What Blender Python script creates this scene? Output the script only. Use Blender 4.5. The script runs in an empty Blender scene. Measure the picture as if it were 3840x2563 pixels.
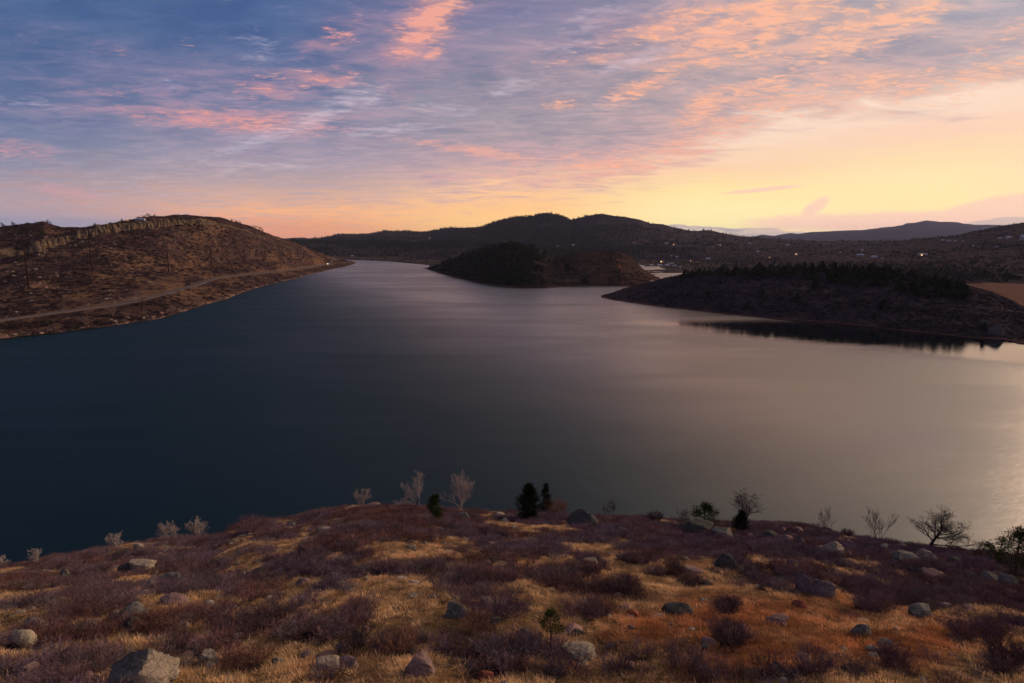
import bpy, bmesh, math, random
import numpy as np
from mathutils import Vector, Matrix, Euler, Quaternion
from mathutils.bvhtree import BVHTree
R = math.radians
random.seed(7)
rng = np.random.default_rng(7)
S = bpy.context.scene
COL = S.collection

# ------------------------------------------------------------------ camera
FPX, PX0, PY0, CAMZ, PITCH = 2300.0, 1920.0, 1281.5, 60.0, R(9.3)
cam_d = bpy.data.cameras.new('camera'); cam = bpy.data.objects.new('camera', cam_d); COL.objects.link(cam)
cam.location = (0, 0, CAMZ); cam.rotation_euler = (R(90) - PITCH, 0, 0)
cam_d.sensor_width = 36; cam_d.lens = 36 * FPX / 3840.0
cam_d.clip_start = 0.5; cam_d.clip_end = 60000
S.camera = cam
CP, SP = math.cos(PITCH), math.sin(PITCH)

def ray(px, py):
    u = (px - PX0) / FPX; v = (PY0 - py) / FPX
    return Vector((u, CP + v * SP, -SP + v * CP))
def pt(px, py, y=None, z=None):
    """world point seen at a photograph pixel, at distance y or at height z"""
    d = ray(px, py)
    t = y / d.y if y is not None else (z - CAMZ) / d.z
    return Vector((d.x * t, d.y * t, CAMZ + d.z * t))
def azel(px, py):
    d = ray(px, py).normalized()
    return math.atan2(d.x, d.y), math.asin(d.z)

# ------------------------------------------------------------------ node helper
def lin(c):
    return tuple((x / 255 / 12.92) if x / 255 <= .04045 else ((x / 255 + .055) / 1.055) ** 2.4 for x in c)
class NT:
    def __init__(s, tree): s.t = tree; s.n = tree.nodes; s.l = tree.links
    def new(s, typ, **kw):
        n = s.n.new(typ)
        for k, v in kw.items(): setattr(n, k, v)
        return n
    def put(s, sock, v):
        if v is None: return
        if hasattr(v, 'is_output'): s.l.new(v, sock)
        else:
            try: sock.default_value = v
            except Exception: sock.default_value = tuple(v) + (1,)
    def m(s, op, a, b=None, c=None, clamp=False):
        n = s.new('ShaderNodeMath', operation=op, use_clamp=clamp)
        for i, x in enumerate((a, b, c)):
            if x is not None: s.put(n.inputs[i], x)
        return n.outputs[0]
    def vm(s, op, a, b=None):
        n = s.new('ShaderNodeVectorMath', operation=op); s.put(n.inputs[0], a)
        if b is not None: s.put(n.inputs[1], b)
        return n.outputs[1] if op in ('DOT_PRODUCT', 'LENGTH') else n.outputs[0]
    def step(s, x, a, b, lo=0., hi=1., smooth=True):
        n = s.new('ShaderNodeMapRange', interpolation_type='SMOOTHSTEP' if smooth else 'LINEAR')
        for i, v in enumerate((x, a, b, lo, hi)): s.put(n.inputs[i], v)
        return n.outputs[0]
    def mix(s, f, a, b, mode='MIX'):
        n = s.new('ShaderNodeMix', data_type='RGBA', blend_type=mode, clamp_factor=True)
        s.put(n.inputs[0], f); s.put(n.inputs[6], a if hasattr(a, 'is_output') else tuple(a)[:3] + (1,))
        s.put(n.inputs[7], b if hasattr(b, 'is_output') else tuple(b)[:3] + (1,))
        return n.outputs[2]
    def noise(s, vec, scale, detail=4, rough=.55, dist=0., lac=2.):
        n = s.new('ShaderNodeTexNoise'); s.put(n.inputs['Vector'], vec)
        for k, v in (('Scale', scale), ('Detail', detail), ('Roughness', rough), ('Distortion', dist), ('Lacunarity', lac)):
            s.put(n.inputs[k], v)
        return n.outputs[0]
    def xyz(s, x, y, z):
        n = s.new('ShaderNodeCombineXYZ')
        for i, v in enumerate((x, y, z)): s.put(n.inputs[i], v)
        return n.outputs[0]
    def sep(s, v):
        n = s.new('ShaderNodeSeparateXYZ'); s.put(n.inputs[0], v); return n.outputs
    def ramp(s, f, stops, interp='LINEAR'):
        n = s.new('ShaderNodeValToRGB'); r = n.color_ramp; r.interpolation = interp
        stops = sorted(stops, key=lambda q: q[0])
        while len(r.elements) < len(stops): r.elements.new(.5)
        for e, (p, c) in zip(r.elements, stops): e.position = p; e.color = tuple(c)[:3] + (1,)
        s.put(n.inputs[0], f); return n.outputs[0]

# ------------------------------------------------------------------ sky
SUN_AZ, SUN_EL = R(62), R(16)
def build_world():
    w = bpy.data.worlds.new('World'); S.world = w; w.use_nodes = True
    w.cycles.sampling_method = 'MANUAL'; w.cycles.sample_map_resolution = 1024
    N = NT(w.node_tree); N.n.clear()
    D = N.vm('NORMALIZE', N.new('ShaderNodeTexCoord').outputs['Generated'])
    x, y, z = N.sep(D)
    az = N.m('ARCTAN2', x, y); el = N.m('ARCSINE', z)
    eld = N.m('MULTIPLY', el, 180 / math.pi)
    den = N.m('ADD', N.m('MAXIMUM', z, 0.0), .07)
    P = N.xyz(N.m('DIVIDE', x, den), N.m('DIVIDE', y, den), 0.)
    # stretch along the drift of the clouds (towards front-right)
    Pr = N.new('ShaderNodeMapping'); N.put(Pr.inputs[0], P); Pr.inputs['Rotation'].default_value = (0, 0, R(-28)); Pr.inputs['Scale'].default_value = (1.0, 1.6, 1)
    Pr = Pr.outputs[0]
    big = N.noise(P, .55, 5, .55, .4)
    mid = N.noise(Pr, 1.9, 8, .62, .5)
    fine = N.noise(Pr, 7.5, 11, .72, .25)
    dap = N.noise(Pr, 17., 6, .6, .15)                       # small puffs
    Pw = N.new('ShaderNodeMapping'); N.put(Pw.inputs[0], P); Pw.inputs['Rotation'].default_value = (0, 0, R(35)); Pw.inputs['Scale'].default_value = (.8, 1.5, 1)
    wisp = N.noise(Pw.outputs[0], 4.6, 12, .70, .6)
    azl = N.m('MULTIPLY', az, 1.0)
    lowstr = N.noise(N.xyz(N.m('MULTIPLY', az, 4.), N.m('MULTIPLY', el, 60.), 0.), 1.3, 7, .6, .6)   # long streaks near the horizon

    def bands(cols, xx):
        """columns of (pixel-x azimuth, ramp colour) mixed smoothly along the azimuth"""
        out = cols[0][1]
        for (a0, _), (a1, c) in zip(cols, cols[1:]):
            out = N.mix(N.step(xx, a0, a1, smooth=True), out, c)
        return out
    def col(stops, k=1.):
        return N.ramp(N.m('MULTIPLY', eldw, 1 / 60.), [(e / 60., tuple(v * k for v in lin(c))) for e, c in stops])
    def A(px): return azel(px, 905)[0]
    eldw = N.m('ADD', eld, N.m('MULTIPLY', N.m('SUBTRACT', lowstr, .5), 1.7))
    clear = bands([
        (R(-150), col([(0, (150, 135, 155)), (6, (170, 150, 170)), (20, (140, 135, 168)), (60, (90, 100, 150))])),
        (A(0), col([(0, (128, 136, 168)), (1.6, (150, 145, 168)), (2.6, (182, 150, 155)), (4.2, (186, 152, 150)), (6, (170, 150, 160)), (9, (125, 130, 165)), (20, (80, 100, 150)), (60, (80, 100, 150))])),
        (A(1050), col([(0, (206, 134, 104)), (1.2, (234, 156, 110)), (2.6, (244, 178, 128)), (4.0, (216, 172, 148)), (5.5, (180, 158, 160)), (8, (165, 152, 170)), (20, (90, 110, 155)), (60, (90, 110, 155))])),
        (A(1950), col([(0, (252, 190, 112)), (1.2, (255, 208, 128)), (3, (255, 200, 136)), (5.0, (255, 203, 158)), (7, (240, 195, 170)), (20, (200, 175, 180)), (60, (120, 120, 160))])),
        (A(2650), col([(0, (255, 240, 172)), (2.6, (255, 238, 176)), (4.2, (255, 230, 165)), (6, (255, 212, 172)), (8.5, (255, 226, 200)), (14, (250, 220, 205)), (60, (130, 130, 165))], 1.0)),
        (A(3500), col([(0, (248, 208, 186)), (1.3, (248, 214, 186)), (2.4, (255, 233, 172)), (5, (255, 232, 178)), (6.3, (255, 224, 176)), (8.0, (255, 212, 184)), (10.5, (255, 226, 204)), (16, (255, 222, 208)), (60, (140, 140, 170))], 1.0)),
        (A(4300), col([(0, (235, 190, 180)), (3, (255, 225, 180)), (8, (255, 215, 185)), (16, (250, 220, 205)), (40, (240, 210, 195)), (60, (140, 135, 160))], 1.0)),
        (R(120), col([(0, (150, 140, 160)), (10, (160, 140, 165)), (60, (95, 115, 165))])),
    ], az)
    deck = bands([  # upper stops lie out of view: brightened right, darkened left, for the lake
        (R(-150), col([(0, (160, 140, 160)), (20, (145, 138, 170)), (60, (90, 98, 145))])),
        (A(0), col([(0, (165, 150, 160)), (3.5, (160, 150, 165)), (6.5, (118, 130, 160)), (10, (86, 110, 150)), (14, (72, 100, 145)), (20, (62, 94, 140)), (26, (16, 34, 58)), (60, (26, 42, 72))])),
        (A(1000), col([(0, (190, 160, 160)), (4.5, (178, 158, 165)), (7.5, (148, 144, 166)), (11, (116, 128, 160)), (15, (82, 106, 150)), (20, (70, 96, 144)), (26, (20, 34, 56)), (60, (30, 42, 70))])),
        (A(2000), col([(0, (200, 165, 165)), (5.5, (190, 160, 168)), (9, (166, 154, 164)), (14, (144, 140, 158)), (19, (122, 124, 158)), (27, (66, 64, 74)), (60, (40, 48, 76))])),
        (A(2900), col([(0, (225, 180, 170)), (7, (214, 172, 170)), (11, (190, 170, 170)), (16, (176, 162, 168)), (20, (166, 156, 168)), (26, (245, 208, 180)), (60, (90, 92, 125))])),
        (A(3800), col([(0, (225, 185, 170)), (9, (200, 175, 172)), (14, (180, 168, 176)), (17, (168, 170, 182)), (22, (188, 178, 182)), (24, (255, 232, 205)), (45, (255, 222, 196)), (60, (120, 116, 140))])),
        (R(120), col([(0, (175, 155, 165)), (20, (165, 150, 170)), (60, (110, 112, 150))])),
    ], az)
    # lower edge of the cloud deck as a curve over the azimuth
    edge_pts = [(-400, 800), (0, 770), (500, 750), (1000, 730), (1500, 700), (1900, 680), (2300, 655), (2550, 590), (2800, 475), (3100, 385), (3400, 372), (3700, 320), (3840, 275), (4200, 150)]
    fc = N.new('ShaderNodeFloatCurve'); cv = fc.mapping.curves[0]
    pts = [(0, azel(-400, 800)[1])] + [((azel(a, b)[0] / math.pi + 1) / 2, azel(a, b)[1]) for a, b in edge_pts] + [((R(58) / math.pi + 1) / 2, .50), ((R(110) / math.pi + 1) / 2, .30), (1, .2)]
    for i, (a, b) in enumerate(pts):
        if i < 2: cv.points[0 if i == 0 else 1].location = (a, b)
        else: cv.points.new(a, b)
    for p in cv.points: p.handle_type = 'AUTO'
    fc.mapping.update()
    N.put(fc.inputs['Value'], N.m('ADD', N.m('MULTIPLY', az, .5 / math.pi), .5))
    h = N.m('SUBTRACT', el, fc.outputs[0])
    soft = N.step(az, A(900), A(2900), .07, .032)
    hn = N.m('ADD', N.m('DIVIDE', h, soft), N.m('MULTIPLY', N.m('SUBTRACT', mid, .5), N.step(az, A(1800), A(3000), 4.5, 5.5)))
    dm = N.step(hn, -1., 1.)
    # patches of thinner deck
    deck = N.mix(N.m('MULTIPLY', N.m('SUBTRACT', big, .42), 2.2, clamp=True), deck, N.mix(1., deck, (1.25, 1.18, 1.1), 'MULTIPLY'))
    deck = N.mix(N.step(wisp, .46, .62, 0., .75), deck, N.mix(1., deck, (1.3, 1.2, 1.14), 'MULTIPLY'))
    deck = N.mix(N.step(mid, .54, .34, 0., .8), deck, N.mix(1., deck, (.74, .80, .90), 'MULTIPLY'))
    sky = N.mix(dm, clear, deck)

    def spot(px, py, rx, ry, rot=0., wgt=1.):
        """soft ellipse in (azimuth, elevation) round a direction"""
        a0, e0 = azel(px, py)
        a = N.m('SUBTRACT', az, a0); e = N.m('SUBTRACT', el, e0)
        c, s_ = math.cos(R(rot)), math.sin(R(rot))
        u = N.m('ADD', N.m('MULTIPLY', a, c * FPX / rx), N.m('MULTIPLY', e, s_ * FPX / rx))
        v = N.m('SUBTRACT', N.m('MULTIPLY', e, c * FPX / ry), N.m('MULTIPLY', a, s_ * FPX / ry))
        q = N.m('ADD', N.m('MULTIPLY', u, u), N.m('MULTIPLY', v, v))
        return N.m('MULTIPLY', N.m('EXPONENT', N.m('MULTIPLY', q, -1.)), wgt)
    def total(lst):
        o = spot(*lst[0])
        for q in lst[1:]: o = N.m('MAXIMUM', o, spot(*q))
        return o
    # lit pink and peach flecks
    reg = total([(1620, 75, 190, 75, 38, 1.25), (1560, 140, 120, 45, 25, 1.0), (1250, 140, 170, 60, 25, .62), (1625, 205, 45, 18, 20, 1.1), (1150, 300, 300, 60, 5, .62),
                 (900, 455, 420, 42, 0, .95), (450, 350, 260, 40, 0, .45), (700, 170, 60, 25, -20, .55), (410, 185, 60, 25, 0, .5), (980, 330, 130, 60, 0, .7), (1500, 350, 120, 50, 0, .5),
                 (60, 560, 150, 40, -5, .75), (240, 720, 120, 26, -8, .8), (1800, 570, 330, 24, -8, .85), (2280, 620, 320, 34, 4, .95),
                 (2400, 330, 190, 42, 18, 1.05), (2100, 390, 120, 28, 0, .8), (2650, 400, 130, 55, 30, 1.1), (2850, 330, 260, 60, 12, .85),
                 (3100, 330, 330, 40, 6, .7), (2500, 100, 260, 60, 12, .95), (2850, 90, 420, 110, 15, 1.1), (3250, 120, 330, 100, 12, .95), (3000, 180, 300, 60, 10, .8),
                 (3750, 150, 160, 50, 20, .6), (2950, 25, 300, 60, 0, .9), (2300, 150, 200, 60, 0, .5), (2200, 220, 260, 40, 5, .6), (3500, 30, 250, 50, 10, .6), (50, 120, 260, 60, 0, .2)])
    # broad salmon tint under the lit puffs, peach fringe along the edge of the deck
    sal = total([(900, 400, 520, 120, 0, .6), (1500, 230, 330, 120, 15, .45), (2300, 160, 560, 110, 8, .5), (2900, 330, 620, 90, 10, .6), (2200, 560, 700, 70, 0, .4), (200, 420, 400, 60, 0, .3), (1600, 60, 330, 90, 20, .45)])
    sky = N.mix(N.m('MULTIPLY', sal, N.step(N.m('ADD', wisp, N.m('MULTIPLY', mid, .5)), .55, .95)), sky, bands([(A(300), N.xyz(*lin((176, 140, 168)))), (A(1500), N.xyz(*lin((206, 156, 168)))), (A(2900), N.xyz(*lin((226, 178, 172))))], az))
    hh = N.m('DIVIDE', N.m('SUBTRACT', h, .012), .035)
    fringe = N.m('MULTIPLY', N.m('EXPONENT', N.m('MULTIPLY', N.m('MULTIPLY', hh, hh), -1.)), N.step(az, A(1300), A(2500), .3, .8))
    reg = N.m('MAXIMUM', reg, fringe)
    fl = N.m('ADD', N.m('ADD', N.m('MULTIPLY', fine, .55), N.m('MULTIPLY', mid, .15)), N.m('MULTIPLY', dap, .30))
    fs = N.m('ADD', N.m('MULTIPLY', wisp, .6), N.m('MULTIPLY', mid, .4))
    fm = N.m('MAXIMUM', N.step(N.m('ADD', fl, N.m('MULTIPLY', reg, .15)), .57, .70), N.step(N.m('ADD', fs, N.m('MULTIPLY', reg, .22)), .55, .85, 0., .7))
    glowc = bands([(A(0), N.xyz(*lin((205, 150, 160)))), (A(1200), N.xyz(*lin((238, 160, 150)))), (A(2200), N.xyz(*lin((255, 182, 150)))), (A(3400), N.xyz(*lin((255, 192, 160))))], az)
    sky = N.mix(N.m('MULTIPLY', fm, N.step(reg, 0., .7, .12, .95)), sky, glowc)
    # pale lilac gaps
    reg2 = total([(1340, 370, 130, 45, 10, 1.1), (1180, 440, 240, 36, 25, 1.), (960, 530, 240, 34, 22, .95), (1450, 490, 200, 24, 8, .85), (1930, 325, 110, 34, 15, .95), (1650, 410, 150, 22, -4, .8),
                  (2400, 225, 170, 26, 14, 1.), (2200, 100, 200, 60, 30, .6), (980, 200, 90, 70, -40, .6), (100, 385, 220, 18, -3, .6), (700, 330, 160, 30, -10, .5), (2250, 400, 170, 40, 25, .5),
                  (1000, 622, 330, 12, 1, .9), (860, 640, 80, 14, 18, .8), (3400, 320, 120, 30, 20, .4)])
    wm = N.step(N.m('ADD', N.m('ADD', N.m('MULTIPLY', fine, .7), N.m('MULTIPLY', lowstr, .3)), N.m('MULTIPLY', reg2, .20)), .56, .86)
    palec = bands([(A(600), N.xyz(*lin((200, 190, 210)))), (A(1600), N.xyz(*lin((224, 205, 215)))), (A(2800), N.xyz(*lin((230, 205, 215))))], az)
    palec = N.mix(N.step(eld, 7., 4.), palec, lin((238, 205, 175)))
    sky = N.mix(N.m('MULTIPLY', wm, .72), sky, palec)
    # low cloud bank on the far horizon, pink smudges above it
    sm = total([(3330, 830, 520, 36, 0, .9), (3060, 775, 60, 26, 35, .9), (2850, 713, 150, 9, 4, .9), (3700, 790, 200, 40, 12, .9)])
    smn = N.noise(N.xyz(N.m('MULTIPLY', az, 20.), N.m('MULTIPLY', el, 60.), 3.), .8, 6, .6, .4)
    sky = N.mix(N.step(N.m('ADD', sm, N.m('MULTIPLY', smn, .5)), .55, .95, 0., .8), sky, lin((250, 205, 188)))
    cb = total([(2700, 885, 330, 38, -3, 1.15), (3000, 890, 260, 22, 0, 1.), (3700, 850, 220, 22, 5, .9), (2560, 860, 90, 20, -8, 1.)])
    cbm = N.step(N.m('ADD', cb, N.m('MULTIPLY', N.m('SUBTRACT', smn, .5), 1.3)), .48, .62)
    sky = N.mix(N.m('MULTIPLY', cbm, .85), sky, N.mix(N.step(smn, .35, .6), lin((150, 148, 165)), lin((205, 185, 178))))
    # blue streak of far haze on the left horizon
    sky = N.mix(N.m('MULTIPLY', spot(120, 838, 420, 14, 1, 1.), .55), sky, lin((128, 140, 172)))
    sky = N.vm('MULTIPLY', sky, N.xyz(*[N.m('ADD', 1., N.m('MULTIPLY', N.m('EXPONENT', N.m('MULTIPLY', N.m('MAXIMUM', eld, 0.), -.33)), k_)) for k_ in (.46, .36, .25)]))
    below = N.step(el, -.002, -.03)
    sky = N.mix(below, sky, lin((70, 68, 80)))
    # the physical sky, with its sun below the frame's right edge, adds a little to the painted clouds
    ns = N.new('ShaderNodeTexSky'); ns.sky_type = 'NISHITA'; ns.sun_disc = False
    ns.sun_elevation = SUN_EL; ns.sun_rotation = SUN_AZ
    b1 = N.new('ShaderNodeBackground'); N.put(b1.inputs[0], sky); b1.inputs[1].default_value = SKY_K
    b2 = N.new('ShaderNodeBackground'); N.put(b2.inputs[0], ns.outputs[0]); b2.inputs[1].default_value = .0015
    ad = N.new('ShaderNodeAddShader'); N.l.new(b1.outputs[0], ad.inputs[0]); N.l.new(b2.outputs[0], ad.inputs[1])
    o = N.new('ShaderNodeOutputWorld'); N.l.new(ad.outputs[0], o.inputs[0])
SKY_K = 1.0
build_world()
sun_d = bpy.data.lights.new('sun', 'SUN'); sun = bpy.data.objects.new('sun', sun_d); COL.objects.link(sun)
sun_d.energy = 3.4; sun_d.angle = R(35); sun_d.color = (1, .70, .48)
sun.rotation_euler = Vector((math.sin(SUN_AZ) * math.cos(SUN_EL), math.cos(SUN_AZ) * math.cos(SUN_EL), math.sin(SUN_EL))).to_track_quat('Z', 'Y').to_euler()
S.view_settings.view_transform = 'Standard'; S.view_settings.look = 'None'
S.view_settings.exposure = 0; S.view_settings.gamma = 1
S.render.engine = 'CYCLES'
S.cycles.max_bounces = 4; S.cycles.diffuse_bounces = 2; S.cycles.glossy_bounces = 2; S.cycles.transparent_max_bounces = 8
S.cycles.volume_bounces = 0
S.cycles.use_denoising = True

# ------------------------------------------------------------------ numeric noise
_T = np.random.default_rng(3).random((256, 256))
def vn(x, y):
    xi = np.floor(x).astype(int); yi = np.floor(y).astype(int); fx = x - xi; fy = y - yi
    fx = fx * fx * (3 - 2 * fx); fy = fy * fy * (3 - 2 * fy)
    a = _T[xi & 255, yi & 255]; b = _T[(xi + 1) & 255, yi & 255]; c = _T[xi & 255, (yi + 1) & 255]; d = _T[(xi + 1) & 255, (yi + 1) & 255]
    return (a * (1 - fx) + b * fx) * (1 - fy) + (c * (1 - fx) + d * fx) * fy
def fbm(x, y, o=5, g=.5, lac=2.03, sx=0.):
    s = 0; w = 1; t = 0; x = np.asarray(x, float) + sx; y = np.asarray(y, float) + sx * 1.7
    for i in range(o):
        s = s + w * vn(x + 17.3 * i, y + 9.1 * i); t += w; w *= g; x = x * lac; y = y * lac
    return s / t
def ridged(x, y, o=5, g=.5, sx=0.):
    s = 0; w = 1; t = 0; x = np.asarray(x, float) + sx; y = np.asarray(y, float) + sx
    for i in range(o):
        s = s + w * (1 - np.abs(2 * vn(x + 31.7 * i, y + 5.3 * i) - 1)); t += w; w *= g; x = x * 2.07; y = y * 2.07
    return s / t

# ------------------------------------------------------------------ object helpers
def mesh_obj(name, verts, faces, mat=None, parent=None, smooth=False):
    me = bpy.data.meshes.new(name)
    verts = np.asarray(verts, dtype=np.float32)
    if isinstance(faces, np.ndarray):
        n = len(faces); k = faces.shape[1]
        me.vertices.add(len(verts)); me.vertices.foreach_set('co', verts.ravel())
        me.loops.add(n * k); me.loops.foreach_set('vertex_index', faces.astype(np.int32).ravel())
        me.polygons.add(n); me.polygons.foreach_set('loop_start', np.arange(0, n * k, k, dtype=np.int32))
        me.update(calc_edges=True); me.validate()
    else:
        me.from_pydata([tuple(map(float, v)) for v in verts], [], faces); me.update()
    if smooth: me.polygons.foreach_set('use_smooth', [True] * len(me.polygons))
    o = bpy.data.objects.new(name, me)
    if mat:
        for m_ in (mat if isinstance(mat, (list, tuple)) else [mat]): me.materials.append(m_)
    if parent is not False: COL.objects.link(o)
    if parent: o.parent = parent
    return o
def tag(o, label=None, cat=None, group=None, kind=None):
    for k, v in (('label', label), ('category', cat), ('group', group), ('kind', kind)):
        if v: o[k] = v
    return o
def empty(name, loc, label, cat, group=None, rz=0.):
    o = bpy.data.objects.new(name, None); COL.objects.link(o); o.location = loc; o.rotation_euler = (0, 0, rz)
    o.empty_display_size = .3
    return tag(o, label, cat, group)
def grid_faces(nr, nc):
    i = np.arange(nr - 1)[:, None] * nc + np.arange(nc - 1)[None, :]
    return np.stack([i, i + 1, i + nc + 1, i + nc], -1).reshape(-1, 4)
def grid_obj(name, X, Y, Z, mat, smooth=True, attrs=None):
    nr, nc = X.shape
    o = mesh_obj(name, np.stack([X, Y, Z], -1).reshape(-1, 3), grid_faces(nr, nc), mat, smooth=smooth)
    for k, v in (attrs or {}).items():
        a = o.data.attributes.new(k, 'FLOAT', 'POINT'); a.data.foreach_set('value', v.astype(np.float32).ravel())
    return o
def bvh(o):
    me = o.data; co = np.empty(len(me.vertices) * 3, np.float32); me.vertices.foreach_get('co', co)
    return BVHTree.FromPolygons([Vector(c) for c in co.reshape(-1, 3).tolist()], [tuple(p.vertices) for p in me.polygons])
CAM = Vector((0, 0, CAMZ))
def hit(tree, px, py, maxdown=160, stepdown=3):
    """terrain point under a photograph pixel; walks down the picture when the ray passes over the edge"""
    k = 0
    while k <= maxdown:
        loc, nor, i, d = tree.ray_cast(CAM, ray(px, py + k).normalized())
        if loc is not None and (tree is not globals().get('T_near') or loc.y < float(np.interp(loc.x / max(loc.y, 22.), _ue, _ye)) + 1.5): return loc, nor
        k += stepdown
    return None, None

def px_scale(loc, h=60.):
    """metres per photograph pixel across and upright at a place"""
    dep = loc.y * CP - (loc.z - CAMZ) * SP
    def py(z): d = loc.y * CP - (z - CAMZ) * SP; return PY0 - FPX * (loc.y * SP + (z - CAMZ) * CP) / d
    return dep / FPX, 1. / (py(loc.z) - py(loc.z + 1.))

# ------------------------------------------------------------------ materials
def mat(name):
    m_ = bpy.data.materials.new(name); m_.use_nodes = True
    N = NT(m_.node_tree); N.n.clear()
    o = N.new('ShaderNodeOutputMaterial'); b = N.new('ShaderNodeBsdfPrincipled'); N.l.new(b.outputs[0], o.inputs[0])
    b.inputs['Specular IOR Level'].default_value = .0; b.inputs['Roughness'].default_value = .9
    return m_, N, b
def bump(N, b, h, strength, dist):
    n = N.new('ShaderNodeBump'); n.inputs['Strength'].default_value = strength; n.inputs['Distance'].default_value = dist
    N.put(n.inputs['Height'], h); N.put(b.inputs['Normal'], n.outputs[0])
def attr(N, name, typ='GEOMETRY'):
    n = N.new('ShaderNodeAttribute', attribute_type=typ); n.attribute_name = name; return n
def m_terrain(name, dark, tan, mid, sc, streak=(1, 1, 1), rot=0., tanlo=.5, tanhi=.62, extra=None, bd=1.5):
    """scrub covered slope seen from afar: dark brush, dry grass and bare earth in uneven patches"""
    m_, N, b = mat(name)
    P = N.new('ShaderNodeNewGeometry').outputs['Position']
    mp = N.new('ShaderNodeMapping'); N.put(mp.inputs[0], P); mp.inputs['Rotation'].default_value = (0, 0, rot); mp.inputs['Scale'].default_value = streak
    P2 = mp.outputs[0]
    a = N.noise(P2, .022 * sc, 8, .62, .6); c = N.noise(P2, .16 * sc, 7, .68, .3); d = N.noise(P, .9 * sc, 3, .6)
    v = N.m('ADD', N.m('MULTIPLY', a, .52), N.m('ADD', N.m('MULTIPLY', c, .36), N.m('MULTIPLY', d, .12)))
    colr = N.mix(N.step(v, tanlo, tanhi), N.mix(N.step(c, .38, .62), dark, mid), tan)
    colr = N.mix(N.step(d, .3, .7, 0., .5), colr, N.mix(1., colr, (.55, .55, .6), 'MULTIPLY'))
    if extra: colr = extra(N, colr, P, c, d)
    if name in ('headland_slope', 'peninsula_slope'):      # reddish bare strip left by the falling water
        colr = N.mix(N.m('MULTIPLY', N.step(N.m('ADD', N.sep(P)[2], c), 2.0, 1.2), .8), colr, (.11, .062, .048))
    N.put(b.inputs['Base Color'], colr)
    bump(N, b, N.m('ADD', c, N.m('MULTIPLY', d, .5)), .9, bd)
    return m_

# ------------------------------------------------------------------ lofted terrain
def world_curve(pts):
    """(px, py, 'y'|'z', value) -> arrays u, y, z"""
    P = [pt(a, b, **{k: v}) for a, b, k, v in pts]
    u = np.array([p.x / p.y for p in P]); o = np.argsort(u)
    return u[o], np.array([p.y for p in P])[o], np.array([p.z for p in P])[o]
def loft(name, curves, rows, amp, ncol, px0, px1, mat_, nscale=60., seed=0., attrs=None, wob=0., fine=0.):
    us = np.linspace((px0 - PX0) / FPX / CP, (px1 - PX0) / FPX / CP, ncol)
    C = []
    for c in curves:
        u, y, z = world_curve(c)
        C.append((np.interp(us, u, y), np.interp(us, u, z)))
    ys, zs, am, seg = [], [], [], []
    for k in range(len(C) - 1):
        n = rows[k]
        for j in range(n + (k == len(C) - 2)):
            t = j / n
            ys.append(C[k][0] * (1 - t) + C[k + 1][0] * t); zs.append(C[k][1] * (1 - t) + C[k + 1][1] * t)
            am.append(amp[k] * (1 - t) + amp[k + 1] * t); seg.append(k + t)
    Y = np.array(ys); Z = np.array(zs); AM = np.array(am)[:, None]
    X = us[None, :] * Y
    nz = fbm(X / nscale, Y / nscale, 6, .55, sx=seed) - .5
    rg = ridged(X / (nscale * 1.7), Y / (nscale * 1.7), 5, .5, sx=seed + 4) - .62
    Z = Z + AM * (nz * 1.2 + rg * .8) + np.minimum(AM, 1) * fine * (fbm(X / (nscale * .12), Y / (nscale * .12), 3, .6, sx=seed) - .5)
    if wob: Y = Y + wob * np.minimum(AM + .4, 1) * (fbm(X / 14, Y / 14, 4, .6, sx=seed + 9) - .5); X = us[None, :] * Y
    SEG = np.repeat(np.array(seg)[:, None], ncol, 1)
    o = grid_obj(name, X, Y, Z, mat_, attrs={'row': SEG})
    tag(o, kind='structure')
    return o

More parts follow.
